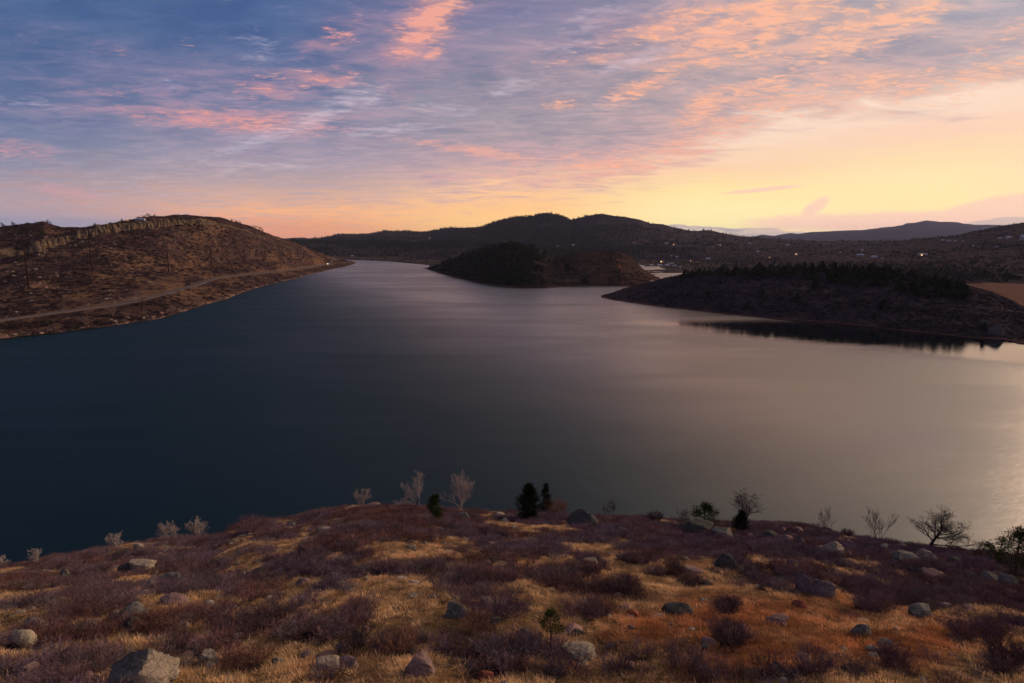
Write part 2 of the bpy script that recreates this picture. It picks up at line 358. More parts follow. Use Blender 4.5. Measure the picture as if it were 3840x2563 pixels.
Wl = [(-900, 1330), (0, 1272), (200, 1250), (400, 1225), (600, 1195), (700, 1166), (850, 1122), (1000, 1070), (1100, 1047), (1200, 1021), (1290, 1002), (1322, 992), (1345, 985)]
road_px = [(-900, 1275, 9), (-200, 1228, 9), (0, 1205, 9), (200, 1176, 9.5), (400, 1150, 10), (500, 1134, 11), (616, 1105, 12), (717, 1076, 13), (815, 1045, 14), (898, 1034, 13), (1043, 1020, 10), (1187, 1000, 6), (1262, 985, 4), (1300, 983, 3)]
def shore(pts, z=0., dz=None): return [(a, b, 'z', z) for a, b in pts]
left_curves = [
    [(a, b + 6, 'z', -4) for a, b in Wl],
    [(a, b, 'z', 0.3) for a, b in Wl],
    [(a, b + 3, 'z', c) for a, b, c in road_px] + [(1322, 986, 'z', 1.2), (1345, 984, 'z', -2)],
    [(a, b - 4, 'z', c) for a, b, c in road_px] + [(1322, 984, 'z', 1.4), (1345, 983, 'z', -2)],
    [(-900, 1190, 'y', 420), (-200, 1130, 'y', 490), (0, 1108, 'y', 505), (109, 1084, 'y', 520), (220, 1050, 'y', 570), (346, 1017, 'y', 620), (500, 1016, 'y', 670), (634, 1019, 'y', 720), (792, 993, 'y', 900), (918, 982, 'y', 1010), (995, 974, 'y', 1090), (1060, 966, 'y', 1160), (1187, 975, 'y', 1400), (1290, 977, 'y', 1740), (1325, 983, 'y', 1800), (1345, 983, 'z', -2)],
    [(-900, 1060, 'y', 520), (-200, 1000, 'y', 600), (0, 975, 'y', 620), (75, 958, 'y', 640), (170, 937, 'y', 660), (260, 910, 'y', 700), (380, 876, 'y', 740), (450, 867, 'y', 770), (560, 855, 'y', 810), (650, 846, 'y', 850), (750, 838, 'y', 900), (850, 848, 'y', 1000), (920, 868, 'y', 1080), (1000, 902, 'y', 1180), (1090, 930, 'y', 1300), (1187, 962, 'y', 1480), (1290, 979, 'y', 1780), (1325, 984, 'y', 1810), (1345, 982.5, 'z', -2)],
    [(-900, 1020, 'y', 530), (-200, 960, 'y', 608), (0, 940, 'y', 628), (75, 924, 'y', 647), (170, 897, 'y', 668), (260, 886, 'y', 708), (380, 848, 'y', 749), (450, 842, 'y', 779), (560, 832, 'y', 819), (650, 826, 'y', 860), (750, 820, 'y', 912), (850, 842, 'y', 1008), (920, 863, 'y', 1092), (1000, 900, 'y', 1192), (1090, 928.5, 'y', 1312), (1187, 961.5, 'y', 1492), (1290, 978, 'y', 1790), (1325, 984, 'y', 1820), (1345, 982, 'z', -2)],
    [(-900, 850, 'y', 700), (-200, 852, 'y', 760), (0, 852, 'y', 780), (40, 846, 'y', 790), (100, 838, 'y', 800), (165, 831, 'y', 800), (190, 842, 'y', 810), (230, 851, 'y', 820), (300, 856, 'y', 830), (345, 850, 'y', 840), (400, 841, 'y', 850), (440, 833, 'y', 860), (500, 823, 'y', 880), (540, 813, 'y', 900), (600, 811, 'y', 930), (650, 807, 'y', 960), (700, 805, 'y', 990), (760, 810, 'y', 1030), (830, 818, 'y', 1090), (880, 834, 'y', 1130), (905, 838, 'y', 1150), (950, 851, 'y', 1190), (990, 870, 'y', 1240), (1050, 892, 'y', 1310), (1090, 903, 'y', 1360), (1187, 944, 'y', 1560), (1260, 968, 'y', 1720), (1300, 977, 'y', 1840), (1325, 984, 'y', 1830), (1345, 982, 'z', -2)],
    [(-900, 900, 'y', 1000), (0, 905, 'y', 1100), (700, 905, 'y', 1400), (1090, 935, 'y', 1700), (1325, 984, 'y', 1850), (1345, 981, 'z', -3)],
]
def left_extra(N, c, P, n1, n2):
    """bare bank and cutting along the road, red earth and gravel"""
    row = attr(N, 'row').outputs['Fac']
    x, y, z = N.sep(P)
    br = N.m('MULTIPLY', N.step(row, 3.0, 3.02), N.step(N.m('ADD', row, N.m('MULTIPLY', n1, .5)), 3.62, 3.40))
    br = N.m('MULTIPLY', br, N.m('MAXIMUM', N.m('MULTIPLY', N.step(x, -330, -318), N.step(x, -212, -228)), N.m('MULTIPLY', N.step(x, -212, -204, 0., .45), N.step(x, -60, -120))))
    earth = N.mix(N.step(x, -272, -262), (.105, .050, .050), (.16, .105, .078))
    c = N.mix(N.m('MULTIPLY', br, .85), c, N.mix(N.step(n2, .35, .65), earth, (.26, .19, .15)))
    up = N.step(row, 1.95, 2.0); dn = N.step(row, 3.12, 3.05)
    c = N.mix(N.m('MULTIPLY', N.m('MULTIPLY', up, dn), .6), c, (.14, .088, .050))
    # pale wave-washed stones at the waterline
    sh = N.m('MULTIPLY', N.step(row, 1.22, 1.08), N.step(n1, .46, .58))
    c = N.mix(N.m('MULTIPLY', sh, .7), c, N.mix(N.step(n2, .4, .6), (.09, .06, .05), (.27, .18, .14)))
    ry = N.m('MULTIPLY', N.step(row, 5.0, 5.1), N.step(row, 6.0, 5.95))
    c = N.mix(N.m('MULTIPLY', N.m('MULTIPLY', ry, N.step(x, -420, -470)), .6), c, (.15, .11, .065))
    return c
M_left = m_terrain('scrub_hill', (.038, .024, .024), (.165, .097, .056), (.074, .044, .036), 1.0, (1., .42, 1), R(38), .475, .60, left_extra)
hill = loft('hillside', left_curves, [2, 14, 2, 40, 40, 5, 22, 10], [0, .5, .3, .3, 5, 1.5, 2, 2.5, 8], 640, -900, 1345, M_left, 60, 1., wob=3., fine=1.5)

# F: wooded headland in the middle of the lake
def mix_curve(a, b, t, bulge):
    ua, ya, za = world_curve(a); ub, yb, zb = world_curve(b)
    out = []
    for (px, py, k, v) in b:
        u = (px - PX0) / FPX / CP
        y = np.interp(u, ua, ya) * (1 - t) + np.interp(u, ub, yb) * t; z = np.interp(u, ua, za) * (1 - t) + np.interp(u, ub, zb) * t
        z = z + bulge * max(0, np.interp(u, ub, zb)); tt = (CAMZ - z) / y
        # invert the projection for the row
        v_ = (SP - tt * CP) / (CP + tt * SP)
        out.append((px, PY0 - v_ * FPX, 'y', y))
    return out
F0 = [(1585, 1006), (1600, 1010), (1650, 1026), (1700, 1041), (1800, 1063), (1900, 1076), (1950, 1080), (2050, 1081), (2100, 1077), (2200, 1074), (2320, 1074), (2440, 1076), (2500, 1080)]
F1 = [(1585, 1005, 'z', -1), (1600, 1004, 'y', 1345), (1650, 990, 'y', 1300), (1702, 975, 'y', 1250), (1798, 940, 'y', 1150), (1850, 928, 'y', 1110), (1894, 921, 'y', 1080), (1960, 922, 'y', 1060), (1995, 930, 'y', 1050), (2022, 948, 'y', 1050), (2073, 962, 'y', 1060), (2120, 958, 'y', 1060), (2168, 950, 'y', 1050), (2245, 944, 'y', 1050), (2300, 941, 'y', 1045), (2335, 945, 'y', 1040), (2373, 973, 'y', 1020), (2405, 1004, 'y', 1010), (2442, 1040, 'y', 1000), (2500, 1050, 'z', -2)]
Fs = shore(F0, .2)
def head_extra(N, c, P, n1, n2):
    x, y, z = N.sep(P)
    # right hand hump: red-brown bare flank with an orange dirt scar running down it
    wgt = N.m('MULTIPLY', N.step(x, 95, 130), .75)
    c = N.mix(wgt, c, N.mix(n1, (.036, .022, .018), (.074, .043, .030)))
    xs = N.m('ADD', x, N.m('MULTIPLY', z, -.55))
    xs = N.m('ADD', xs, N.m('MULTIPLY', N.m('SUBTRACT', n1, .5), 12.))
    sc_ = N.m('MULTIPLY', N.step(N.m('ABSOLUTE', N.m('SUBTRACT', xs, 150.)), 2.6, .8), N.step(z, 36, 24))
    c = N.mix(N.m('MULTIPLY', sc_, .6), c, (.18, .075, .04))
    return c
M_head = m_terrain('headland_slope', (.022, .018, .016), (.085, .058, .042), (.040, .030, .025), 1.0, (1, .5, 1), R(20), .52, .66, head_extra)
headland = loft('headland', [[(a, b + 5, 'z', -3) for a, b in F0], Fs, mix_curve(Fs, F1, .35, .10), mix_curve(Fs, F1, .7, .06), F1,
                             [(1585, 1005, 'z', -2), (1600, 1010, 'y', 1500), (1900, 960, 'y', 1350), (2100, 985, 'y', 1300), (2400, 1015, 'y', 1250), (2500, 1030, 'y', 1200)]],
                [2, 14, 14, 14, 6], [0, .4, 3, 3, 1.2, 4], 260, 1585, 2500, M_head, 45, 3., wob=3., fine=1.2)
# G: low peninsula on the right
G0 = [(2250, 1113), (2262, 1118), (2300, 1126), (2400, 1141), (2500, 1153), (2600, 1164), (2750, 1181), (2900, 1197), (3050, 1209), (3200, 1222), (3350, 1239), (3500, 1254), (3650, 1269), (3760, 1276), (3840, 1292), (4000, 1320), (4600, 1380)]
G1 = [(2250, 1112, 'z', .3), (2300, 1096, 'y', 672), (2350, 1079, 'y', 690), (2420, 1062, 'y', 710), (2500, 1040, 'y', 720), (2600, 1022, 'y', 722), (2700, 1012, 'y', 720), (2800, 1004, 'y', 712), (3000, 1002, 'y', 690), (3200, 1008, 'y', 655), (3350, 1018, 'y', 628), (3450, 1036, 'y', 610), (3560, 1062, 'y', 595), (3650, 1080, 'y', 575), (3720, 1096, 'y', 560), (3800, 1132, 'y', 545), (3840, 1150, 'y', 535), (4000, 1170, 'y', 500), (4600, 1200, 'y', 470)]
G1 = [(a, b, k, v * (1 - .13 * min(1, max(0, (a - 2350) / 300))) if k == 'y' else v) for a, b, k, v in G1]
Gs = shore(G0, .2)
M_pen = m_terrain('peninsula_slope', (.022, .018, .024), (.150, .120, .105), (.056, .043, .047), 1.4, (1, .45, 1), R(-15), .53, .70)
peninsula = loft('peninsula', [[(a, b + 6, 'z', -3) for a, b in G0], Gs, mix_curve(Gs, G1, .33, .10), mix_curve(Gs, G1, .7, .07), G1,
                               [(2250, 1111, 'z', -1), (2500, 1062, 'y', 800), (3000, 1035, 'y', 740), (3560, 1085, 'y', 700), (3840, 1165, 'y', 600), (4600, 1220, 'y', 560)]],
                 [2, 22, 22, 18, 6], [0, .3, 2.6, 2.6, 1.0, 2], 520, 2250, 4600, M_pen, 38, 5., wob=3., fine=1.2)

# far valley, hills and the wooded ranges
valley = [
    [(900, 975, 'z', -6), (1262, 977, 'z', -6), (1607, 998, 'z', -6), (2300, 1027, 'z', -6), (2700, 1027, 'z', -6), (3000, 1050, 'z', -4), (3600, 1085, 'z', -2), (3840, 1150, 'y', 560), (4800, 1150, 'y', 560)],
    [(900, 969, 'z', .5), (1262, 973, 'z', .5), (1447, 980, 'z', .5), (1607, 994, 'z', .5), (1800, 1010, 'z', 1), (2300, 1022, 'z', .5), (2440, 1024, 'z', .5), (2540, 1023, 'z', .5), (2700, 1022, 'z', 1), (3000, 1030, 'y', 1000), (3600, 1062, 'y', 800), (3840, 1145, 'y', 580), (4800, 1150, 'y', 570)],
    [(900, 955, 'y', 2300), (1262, 960, 'y', 2250), (1447, 962, 'y', 2250), (1700, 965, 'y', 1950), (2300, 1000, 'y', 1500), (2700, 998, 'y', 1480), (3000, 1003, 'y', 1300), (3500, 1010, 'y', 1150), (3690, 1058, 'y', 800), (3840, 1068, 'y', 790), (4800, 1075, 'y', 760)],
    [(900, 905, 'y', 2900), (1120, 904, 'y', 2900), (1300, 904, 'y', 2900), (1500, 905, 'y', 2800), (1700, 907, 'y', 2600), (1900, 914, 'y', 2450), (2000, 922, 'y', 2350), (2150, 932, 'y', 2300), (2300, 965, 'y', 2000), (2700, 962, 'y', 2000), (3000, 968, 'y', 1750), (3300, 975, 'y', 1550), (3600, 972, 'y', 1350), (3840, 1008, 'y', 1050), (4800, 1010, 'y', 1000)],
    [(900, 925, 'y', 3300), (1300, 922, 'y', 3300), (1700, 918, 'y', 3100), (2000, 921, 'y', 2900), (2300, 925, 'y', 2700), (2700, 930, 'y', 2700), (3000, 938, 'y', 2400), (3300, 942, 'y', 2100), (3600, 935, 'y', 1800), (3840, 945, 'y', 1500), (4800, 940, 'y', 1400)],
    [(900, 897, 'y', 4600), (1090, 897, 'y', 4600), (1130, 896, 'y', 4600), (1200, 893, 'y', 4600), (1260, 881, 'y', 4600), (1290, 878, 'y', 4600), (1320, 881, 'y', 4600), (1380, 878, 'y', 4600), (1420, 872, 'y', 4600), (1445, 865, 'y', 4600), (1480, 868, 'y', 4600), (1520, 866, 'y', 4600), (1585, 872, 'y', 4500), (1640, 863, 'y', 4300), (1690, 855, 'y', 4200), (1750, 853, 'y', 4100), (1810, 850, 'y', 4000), (1850, 835, 'y', 3900), (1890, 822, 'y', 3900), (1930, 814, 'y', 3900), (2000, 811, 'y', 3900), (2035, 799, 'y', 3900), (2065, 802, 'y', 3900), (2095, 808, 'y', 3900), (2120, 816, 'y', 3900), (2138, 827, 'y', 3900), (2170, 819, 'y', 3800), (2215, 809, 'y', 3800), (2255, 802, 'y', 3800), (2300, 810, 'y', 3800), (2350, 815, 'y', 3800), (2400, 824, 'y', 3800), (2440, 838, 'y', 3800), (2485, 841, 'y', 3800), (2520, 852, 'y', 3800), (2580, 864, 'y', 3800), (2610, 868, 'y', 3700), (2640, 864, 'y', 3700), (2680, 869, 'y', 3600), (2720, 878, 'y', 3500), (2780, 888, 'y', 3500), (2850, 893, 'y', 3500), (2950, 899, 'y', 3500), (3100, 905, 'y', 3400), (3200, 904, 'y', 3300), (3300, 906, 'y', 3000), (3420, 900, 'y', 2700), (3520, 888, 'y', 2500), (3580, 884, 'y', 2400), (3640, 873, 'y', 2300), (3700, 862, 'y', 2250), (3780, 847, 'y', 2200), (3840, 837, 'y', 2200), (4000, 815, 'y', 2200), (4800, 790, 'y', 2200)],
    [(900, 905, 'y', 5600), (2400, 880, 'y', 5200), (3000, 915, 'y', 4500), (3840, 900, 'y', 3000), (4800, 880, 'y', 3000)],
]
def val_extra(N, c, P, n1, n2):
    x, y, z = N.sep(P)
    # warm dry meadows on the right, an orange field close behind the peninsula
    w1 = N.m('MULTIPLY', N.step(x, 500, 900), N.step(n1, .42, .62))
    c = N.mix(N.m('MULTIPLY', w1, .75), c, (.095, .062, .046))
    f = N.m('MULTIPLY', N.m('MULTIPLY', N.step(y, 800, 790), N.step(x, 440, 455)), 1.)
    c = N.mix(f, c, N.mix(n2, (.12, .072, .048), (.19, .112, .070)))
    fl = N.m('MULTIPLY', N.m('MULTIPLY', N.step(z, 7., 4.5), N.step(y, 1000, 1100)), N.step(n1, .40, .6))
    c = N.mix(N.m('MULTIPLY', fl, .6), c, (.14, .105, .075))
    return c
M_val = m_terrain('valley_hills', (.018, .017, .022), (.105, .074, .060), (.044, .035, .038), .34, (1, .55, 1), R(10), .53, .68, val_extra, bd=1.5)
hills = loft('hills', valley, [2, 12, 26, 14, 40, 6], [0, .5, 5, 6, 16, 5, 30], 900, 900, 4800, M_val, 240, 7., fine=2.)
# distant blue mountain
M_mt = m_terrain('far_mountain', (.04, .038, .05), (.065, .055, .065), (.045, .04, .055), .12, (1, .5, 1), 0., .5, .7, bd=10)
mt = [[(2000, 925, 'y', 7000), (5200, 925, 'y', 7000)],
      [(2000, 905, 'y', 9000), (2640, 903, 'y', 9000), (3000, 888, 'y', 9000), (3400, 870, 'y', 9000), (3840, 880, 'y', 9000), (5200, 880, 'y', 9000)],
      [(2000, 905, 'y', 11500), (2640, 903, 'y', 11500), (2740, 900, 'y', 11500), (2790, 894, 'y', 11500), (2830, 888, 'y', 11500), (2860, 881, 'y', 11500), (2885, 884, 'y', 11500), (2905, 886, 'y', 11500), (2935, 879, 'y', 11500), (2965, 874, 'y', 11500), (2990, 878, 'y', 11500), (3030, 872, 'y', 11500), (3090, 869, 'y', 11500), (3150, 867, 'y', 11500), (3230, 864, 'y', 11500), (3300, 856, 'y', 11500), (3380, 848, 'y', 11500), (3400, 838, 'y', 11500), (3430, 836, 'y', 11500), (3475, 827, 'y', 11500), (3520, 832, 'y', 11500), (3560, 833, 'y', 11500), (3600, 836, 'y', 11500), (3640, 843, 'y', 11500), (3760, 845, 'y', 11500), (3900, 840, 'y', 11500), (5200, 850, 'y', 11500)],
      [(2000, 905, 'y', 14000), (3400, 880, 'y', 14000), (5200, 880, 'y', 14000)]]
mount = loft('mountain', mt, [6, 34, 6], [40, 60, 12, 100], 500, 2000, 5200, M_mt, 900, 11., fine=20.)
mt2 = [[(500, 912, 'y', 12000), (1600, 912, 'y', 12000)], [(500, 899, 'y', 14000), (1060, 896, 'y', 14000), (1090, 893, 'y', 14000), (1130, 891, 'y', 14000), (1160, 895, 'y', 14000), (1600, 900, 'y', 14000)], [(500, 912, 'y', 16000), (1600, 912, 'y', 16000)]]
mount2 = loft('distant_mountains', mt2, [8, 5], [20, 8, 30], 120, 500, 1600, M_mt, 900, 13.)
# base sheet so that the land goes on beyond the lake in every direction
gm, N_, b_ = mat('far_ground'); N_.put(b_.inputs['Base Color'], N_.mix(N_.noise(N_.new('ShaderNodeNewGeometry').outputs['Position'], .004, 6, .6), (.04, .03, .027), (.11, .08, .055)))
g = 20000.
base = mesh_obj('ground', [(-g, -g, -12), (g, -g, -12), (g, g, -12), (-g, g, -12)], [(0, 1, 2, 3)], gm); tag(base, kind='structure')

# ------------------------------------------------------------------ water
def build_water():
    m_, N, b = mat('lake_water')
    P = N.new('ShaderNodeNewGeometry').outputs['Position']
    mp = N.new('ShaderNodeMapping'); N.put(mp.inputs[0], P); mp.inputs['Rotation'].default_value = (0, 0, R(-8)); mp.inputs['Scale'].default_value = (.45, 1., 1)
    Q = mp.outputs[0]
    rip = N.noise(Q, 1.9, 3, .6, .2); rip2 = N.noise(Q, .42, 4, .6, .4)
    mp2 = N.new('ShaderNodeMapping'); N.put(mp2.inputs[0], P); mp2.inputs['Rotation'].default_value = (0, 0, R(-12)); mp2.inputs['Scale'].default_value = (.25, 1., 1)
    gust = N.noise(mp2.outputs[0], .012, 5, .55, .8)
    b.inputs['Base Color'].default_value = (.0008, .0042, .0060, 1)
    b.inputs['Specular IOR Level'].default_value = .5
    b.inputs['IOR'].default_value = WATER_IOR
    # left water is rougher, its reflections painted dark teal; right ones painted warm
    sx, sy, sz = N.sep(P)
    left_dim = N.step(N.m('ADD', N.m('ADD', sx, N.m('MULTIPLY', N.m('SUBTRACT', sy, 200.), .45)), N.m('MULTIPLY', N.m('SUBTRACT', gust, .5), 110.)), 125., -50.)
    dsh = N.m('ADD', N.m('MULTIPLY', N.m('SUBTRACT', sx, 180.), -.78), N.m('MULTIPLY', N.m('SUBTRACT', sy, 500.), -.625))
    calm = N.m('MULTIPLY', N.step(N.m('ADD', dsh, N.m('MULTIPLY', N.m('SUBTRACT', gust, .5), 90.)), 110., 60.), N.step(sy, 485, 435))
    mp3 = N.new('ShaderNodeMapping'); N.put(mp3.inputs[0], P); mp3.inputs['Rotation'].default_value = (0, 0, R(-14)); mp3.inputs['Scale'].default_value = (.3, 1., 1)
    lane = N.noise(mp3.outputs[0], .022, 6, .6, 1.2)
    gust = N.m('ADD', N.m('MULTIPLY', gust, .6), N.m('MULTIPLY', lane, .4))
    ro = N.m('ADD', N.step(gust, .40, .60, .27, .38, smooth=True), N.m('MULTIPLY', left_dim, .20))
    N.put(b.inputs['Roughness'], N.m('ADD', N.m('MULTIPLY', ro, N.m('SUBTRACT', 1., calm)), N.m('MULTIPLY', calm, .045)))
    N.put(b.inputs['Specular Tint'], N.mix(left_dim, (1., .95, .89), (.05, .19, .24)))
    hgt = N.m('ADD', N.m('MULTIPLY', rip, .35), N.m('MULTIPLY', rip2, 1.))
    n = N.new('ShaderNodeBump'); n.inputs['Distance'].default_value = .15
    N.put(n.inputs['Strength'], N.m('MULTIPLY', N.step(gust, .4, .6, .42, .62), N.step(calm, 0., 1., 1., .35))); N.put(n.inputs['Height'], hgt); N.put(b.inputs['Normal'], n.outputs[0])
    me = mesh_obj('water', [(-9000, 60, 0), (9000, 60, 0), (9000, 8000, 0), (-9000, 8000, 0)], [(0, 1, 2, 3)], m_)
    tag(me, kind='structure')
WATER_IOR = 2.8
build_water()

# road along the left shore with a pale verge line
def strip(name, pts, w, mat_, dz, tree, rail=None):
    out = []
    n = 160
    px = np.linspace(pts[0][0], pts[-1][0], n)
    P = [pt(a, np.interp(a, [q[0] for q in pts], [q[1] for q in pts]), z=float(np.interp(a, [q[0] for q in pts], [q[2] for q in pts]))) for a in px]
    vs = []
    for i in range(n):
        d = (P[min(i + 1, n - 1)] - P[max(i - 1, 0)]); d.z = 0; d.normalize(); s = Vector((d.y, -d.x, 0))
        z = P[i].z
        for k in (-1, 1):
            q = P[i] + s * (k * w / 2)
            h = tree.ray_cast(Vector((q.x, q.y, 300)), Vector((0, 0, -1)))[0]
            vs.append((q.x, q.y, z))
            if h is not None: z_ = h.z; vs[-1] = (q.x, q.y, max(z, z_))
        zz = max(vs[-1][2], vs[-2][2]) + dz
        vs[-1] = vs[-1][:2] + (zz,); vs[-2] = vs[-2][:2] + (zz,)
    return vs, [(2 * i, 2 * i + 1, 2 * i + 3, 2 * i + 2) for i in range(n - 1)], P
T_left = bvh(hill); T_head = bvh(headland); T_pen = bvh(peninsula); T_hills = bvh(hills)
m_, N_, b_ = mat('road_asphalt')
N_.put(b_.inputs['Base Color'], N_.mix(N_.noise(N_.new('ShaderNodeNewGeometry').outputs['Position'], .05, 5, .6), (.075, .068, .070), (.15, .125, .12)))
vs, fs, road_P = strip('road', [(a, b - 1, c) for a, b, c in road_px[1:-1]], 7.5, m_, .35, T_left)
nv = len(vs)
vs2 = vs + [(v[0], v[1], v[2] - 1.6) for v in vs]
fs2 = fs + [(2 * i + 1, 2 * i + 1 + nv, 2 * i + 3 + nv, 2 * i + 3) for i in range(nv // 2 - 1)] + [(2 * i, 2 * i + 2, 2 * i + 2 + nv, 2 * i + nv) for i in range(nv // 2 - 1)]
road = mesh_obj('road', vs2, fs2, m_); tag(road, kind='structure')

# ------------------------------------------------------------------ the near slope under the camera
def proj(x, y, z):
    zc = z - CAMZ; f = y * CP - zc * SP; up = y * SP + zc * CP
    f = np.maximum(f, .01)
    return PX0 + FPX * x / f, PY0 - FPX * up / f
SIL = [(-900, 2330), (0, 2130), (150, 2116), (300, 2083), (480, 2048), (620, 2035), (800, 2025), (870, 1992), (930, 1966), (1000, 1958), (1100, 1946), (1230, 1917), (1330, 1898), (1480, 1902), (1700, 1916), (2000, 1926), (2200, 1944), (2450, 1948), (2560, 1964), (2700, 1968), (2850, 1966), (3000, 1976), (3100, 2000), (3250, 2032), (3400, 2052), (3550, 2062), (3700, 2078), (3840, 2094), (4700, 2230)]
EDG = [(-900, 62), (0, 76), (500, 86), (800, 92), (1000, 102), (1500, 106), (2000, 106), (2500, 102), (3000, 96), (3500, 90), (3840, 86), (4700, 72)]
_u = np.array([(a - PX0) / FPX / (CP + (PY0 - b) / FPX * SP) for a, b in SIL])
_t = np.array([(SP - (PY0 - b) / FPX * CP) / (CP + (PY0 - b) / FPX * SP) for a, b in SIL])
_ue = np.array([(a - PX0) / FPX / .95 for a, b in EDG]); _ye = np.array([b for a, b in EDG], float)
YB, DB = 22., 17.4
def near_h(x, y, detail=True):
    x = np.asarray(x, float); y = np.asarray(y, float)
    u = x / np.maximum(y, YB)
    te = np.interp(u, _u, _t); ye = np.interp(u, _ue, _ye); de = te * ye
    b = (de - DB) / (ye - YB)
    d = DB + b * (y - YB)
    d = d - .9 * np.clip((ye - y) / (ye - YB), 0, 1) * np.clip((y - YB) / (ye - YB), 0, 1) * 2.2      # slightly rounded slope
    over = np.maximum(y - ye, 0); d = d + over * .12 + np.maximum(over - 2, 0) * .55
    z = CAMZ - d
    n = (fbm(x / 17, y / 13, 4, .5, sx=2.) - .5) * 2.6 * np.clip((y - 12) / 25, .25, 1) * np.clip((ye - y) / 16 + .25, .25, 1)
    n = n + (ridged(x / 30 + y / 60, y / 22, 3, .5, sx=8.) - .6) * 1.1 * np.clip((ye - y) / 14 + .2, .2, 1)
    if detail: n = n + (fbm(x / 2.2, y / 2.2, 4, .55, sx=5.) - .5) * .55
    return np.maximum(z + n, -6)
# heath patches: (cx, cy, rx, ry) in the photograph, used only to know where brush grows
def zl(l, ox): return [(ox + a * .5534, 1750 + b * .5534, c * .5534, d * .5534) for a, b, c, d in l]
BR = zl([(1700, 400, 130, 45), (1850, 470, 150, 30), (1300, 500, 230, 40), (2250, 550, 260, 80), (1950, 640, 330, 70), (1300, 690, 330, 60), (1400, 800, 420, 75), (600, 720, 160, 60), (650, 960, 260, 75), (150, 950, 200, 40), (950, 1060, 90, 40), (1550, 1040, 270, 65), (1050, 1090, 170, 60), (2200, 1140, 260, 75), (1750, 880, 200, 45), (600, 1130, 120, 40), (650, 1310, 220, 60), (1300, 1250, 260, 60), (200, 790, 280, 40), (700, 830, 330, 45), (250, 1170, 140, 60), (1150, 1350, 110, 50), (1700, 1350, 160, 60), (2250, 1420, 180, 60), (450, 660, 260, 35), (800, 610, 260, 25), (1150, 600, 250, 25), (350, 1400, 250, 50), (300, 1080, 200, 40), (2200, 340, 260, 30), (2150, 700, 260, 60), (2250, 830, 150, 30)], 0) + \
    zl([(400, 350, 420, 60), (900, 470, 500, 55), (300, 450, 400, 60), (1200, 560, 330, 60), (130, 590, 220, 45), (650, 700, 140, 50), (960, 745, 115, 36), (1190, 757, 65, 32), (950, 640, 330, 25), (1550, 730, 260, 60), (1850, 830, 260, 55), (1740, 690, 110, 55), (1080, 960, 240, 85), (970, 1060, 95, 60), (1720, 975, 190, 50), (1950, 430, 330, 60), (2250, 545, 270, 50), (1600, 480, 330, 50), (140, 1085, 180, 60), (600, 1160, 150, 55), (1180, 1190, 240, 60), (750, 1240, 130, 50), (1000, 1290, 260, 85), (1100, 1400, 200, 50), (1600, 1390, 260, 70), (2050, 1350, 500, 110), (1900, 1210, 230, 40), (2250, 715, 130, 32), (1400, 1250, 140, 70), (600, 390, 500, 60), (1500, 360, 300, 35), (150, 1000, 100, 40), (420, 1240, 160, 60), (340, 700, 130, 40), (2050, 640, 110, 30)], 1250) + \
    zl([(300, 500, 420, 55), (350, 650, 160, 60), (120, 600, 150, 50), (750, 570, 330, 60), (1250, 600, 430, 60), (600, 720, 340, 50), (850, 760, 200, 40), (1240, 840, 160, 50), (1320, 960, 150, 55), (1500, 900, 320, 50), (2000, 900, 430, 80), (2200, 1060, 280, 50), (2070, 1130, 280, 45), (2000, 650, 380, 70), (340, 965, 95, 42), (100, 790, 130, 40), (350, 1170, 150, 55), (1000, 560, 300, 60), (1700, 680, 330, 50), (2230, 1310, 160, 80), (150, 1400, 320, 85), (700, 1400, 420, 60), (1420, 1300, 65, 42), (1130, 1380, 170, 50), (850, 440, 500, 45), (1350, 540, 400, 40), (2150, 760, 300, 60), (1650, 810, 220, 45), (600, 830, 160, 35)], 2540)
BR = np.array(BR)
REDS = np.array(zl([(600, 1050, 700, 200), (1750, 1170, 220, 80), (1200, 1250, 700, 160), (300, 1080, 420, 160), (600, 1300, 500, 120)], 2540) + zl([(2100, 1100, 300, 130)], 1250))
def ell(px, py, L, k=1.):
    m = np.zeros_like(px)
    for cx, cy, rx, ry in L:
        d = ((px - cx) / rx) ** 2 + ((py - cy) / ry) ** 2
        m = np.maximum(m, np.exp(-d * .75))
    return m
def brushiness(x, y, z):
    px, py = proj(x, y, z)
    m = ell(px, py, BR)
    n = fbm(x / 3.2, y / 4.5, 4, .55, sx=21.); n2 = fbm(x / 9, y / 12, 3, .5, sx=33.)
    out = (py > 2650)
    m = np.where(out, .45 * (n2 > .5), m)
    ye = np.interp(x / np.maximum(y, YB), _ue, _ye)
    edge = np.clip((y - ye + 9) / 8, 0, 1) * .35
    return m + edge + (n - .5) * 1.7 + (n2 - .5) * .7
def redness(x, y, z):
    px, py = proj(x, y, z)
    return np.clip(ell(px, py, REDS) * 1.35 + (fbm(x / 2.6, y / 3.2, 4, .6, sx=40.) - .55) * 1.8, 0, 1)

gx = np.arange(-190, 190.1, .55); gy = np.concatenate([np.arange(-30, 14, 2.), np.arange(14, 122, .5), np.arange(122, 175, 2.5)])
X, Y = np.meshgrid(gx, gy)
Z = near_h(X, Y)
BRS = brushiness(X, Y, Z); RDS = redness(X, Y, Z)
gm, N, b = mat('near_ground')
P = N.new('ShaderNodeNewGeometry').outputs['Position']
br = attr(N, 'brush').outputs['Fac']; rd = attr(N, 'red').outputs['Fac']
n1 = N.noise(P, .7, 7, .65, .4); n2 = N.noise(P, 4.5, 6, .7, .2); n3 = N.noise(P, 22., 3, .6)
straw = N.mix(N.step(n2, .3, .7), (.19, .115, .055), (.40, .25, .12))
straw = N.mix(N.step(N.noise(P, 1.6, 6, .7, .3), .46, .60, 0., .8), straw, (.115, .078, .058))
straw = N.mix(N.m('MULTIPLY', rd, .8), straw, N.mix(n2, (.17, .065, .030), (.30, .12, .050)))
litter = N.mix(n2, (.045, .028, .026), (.085, .055, .050))
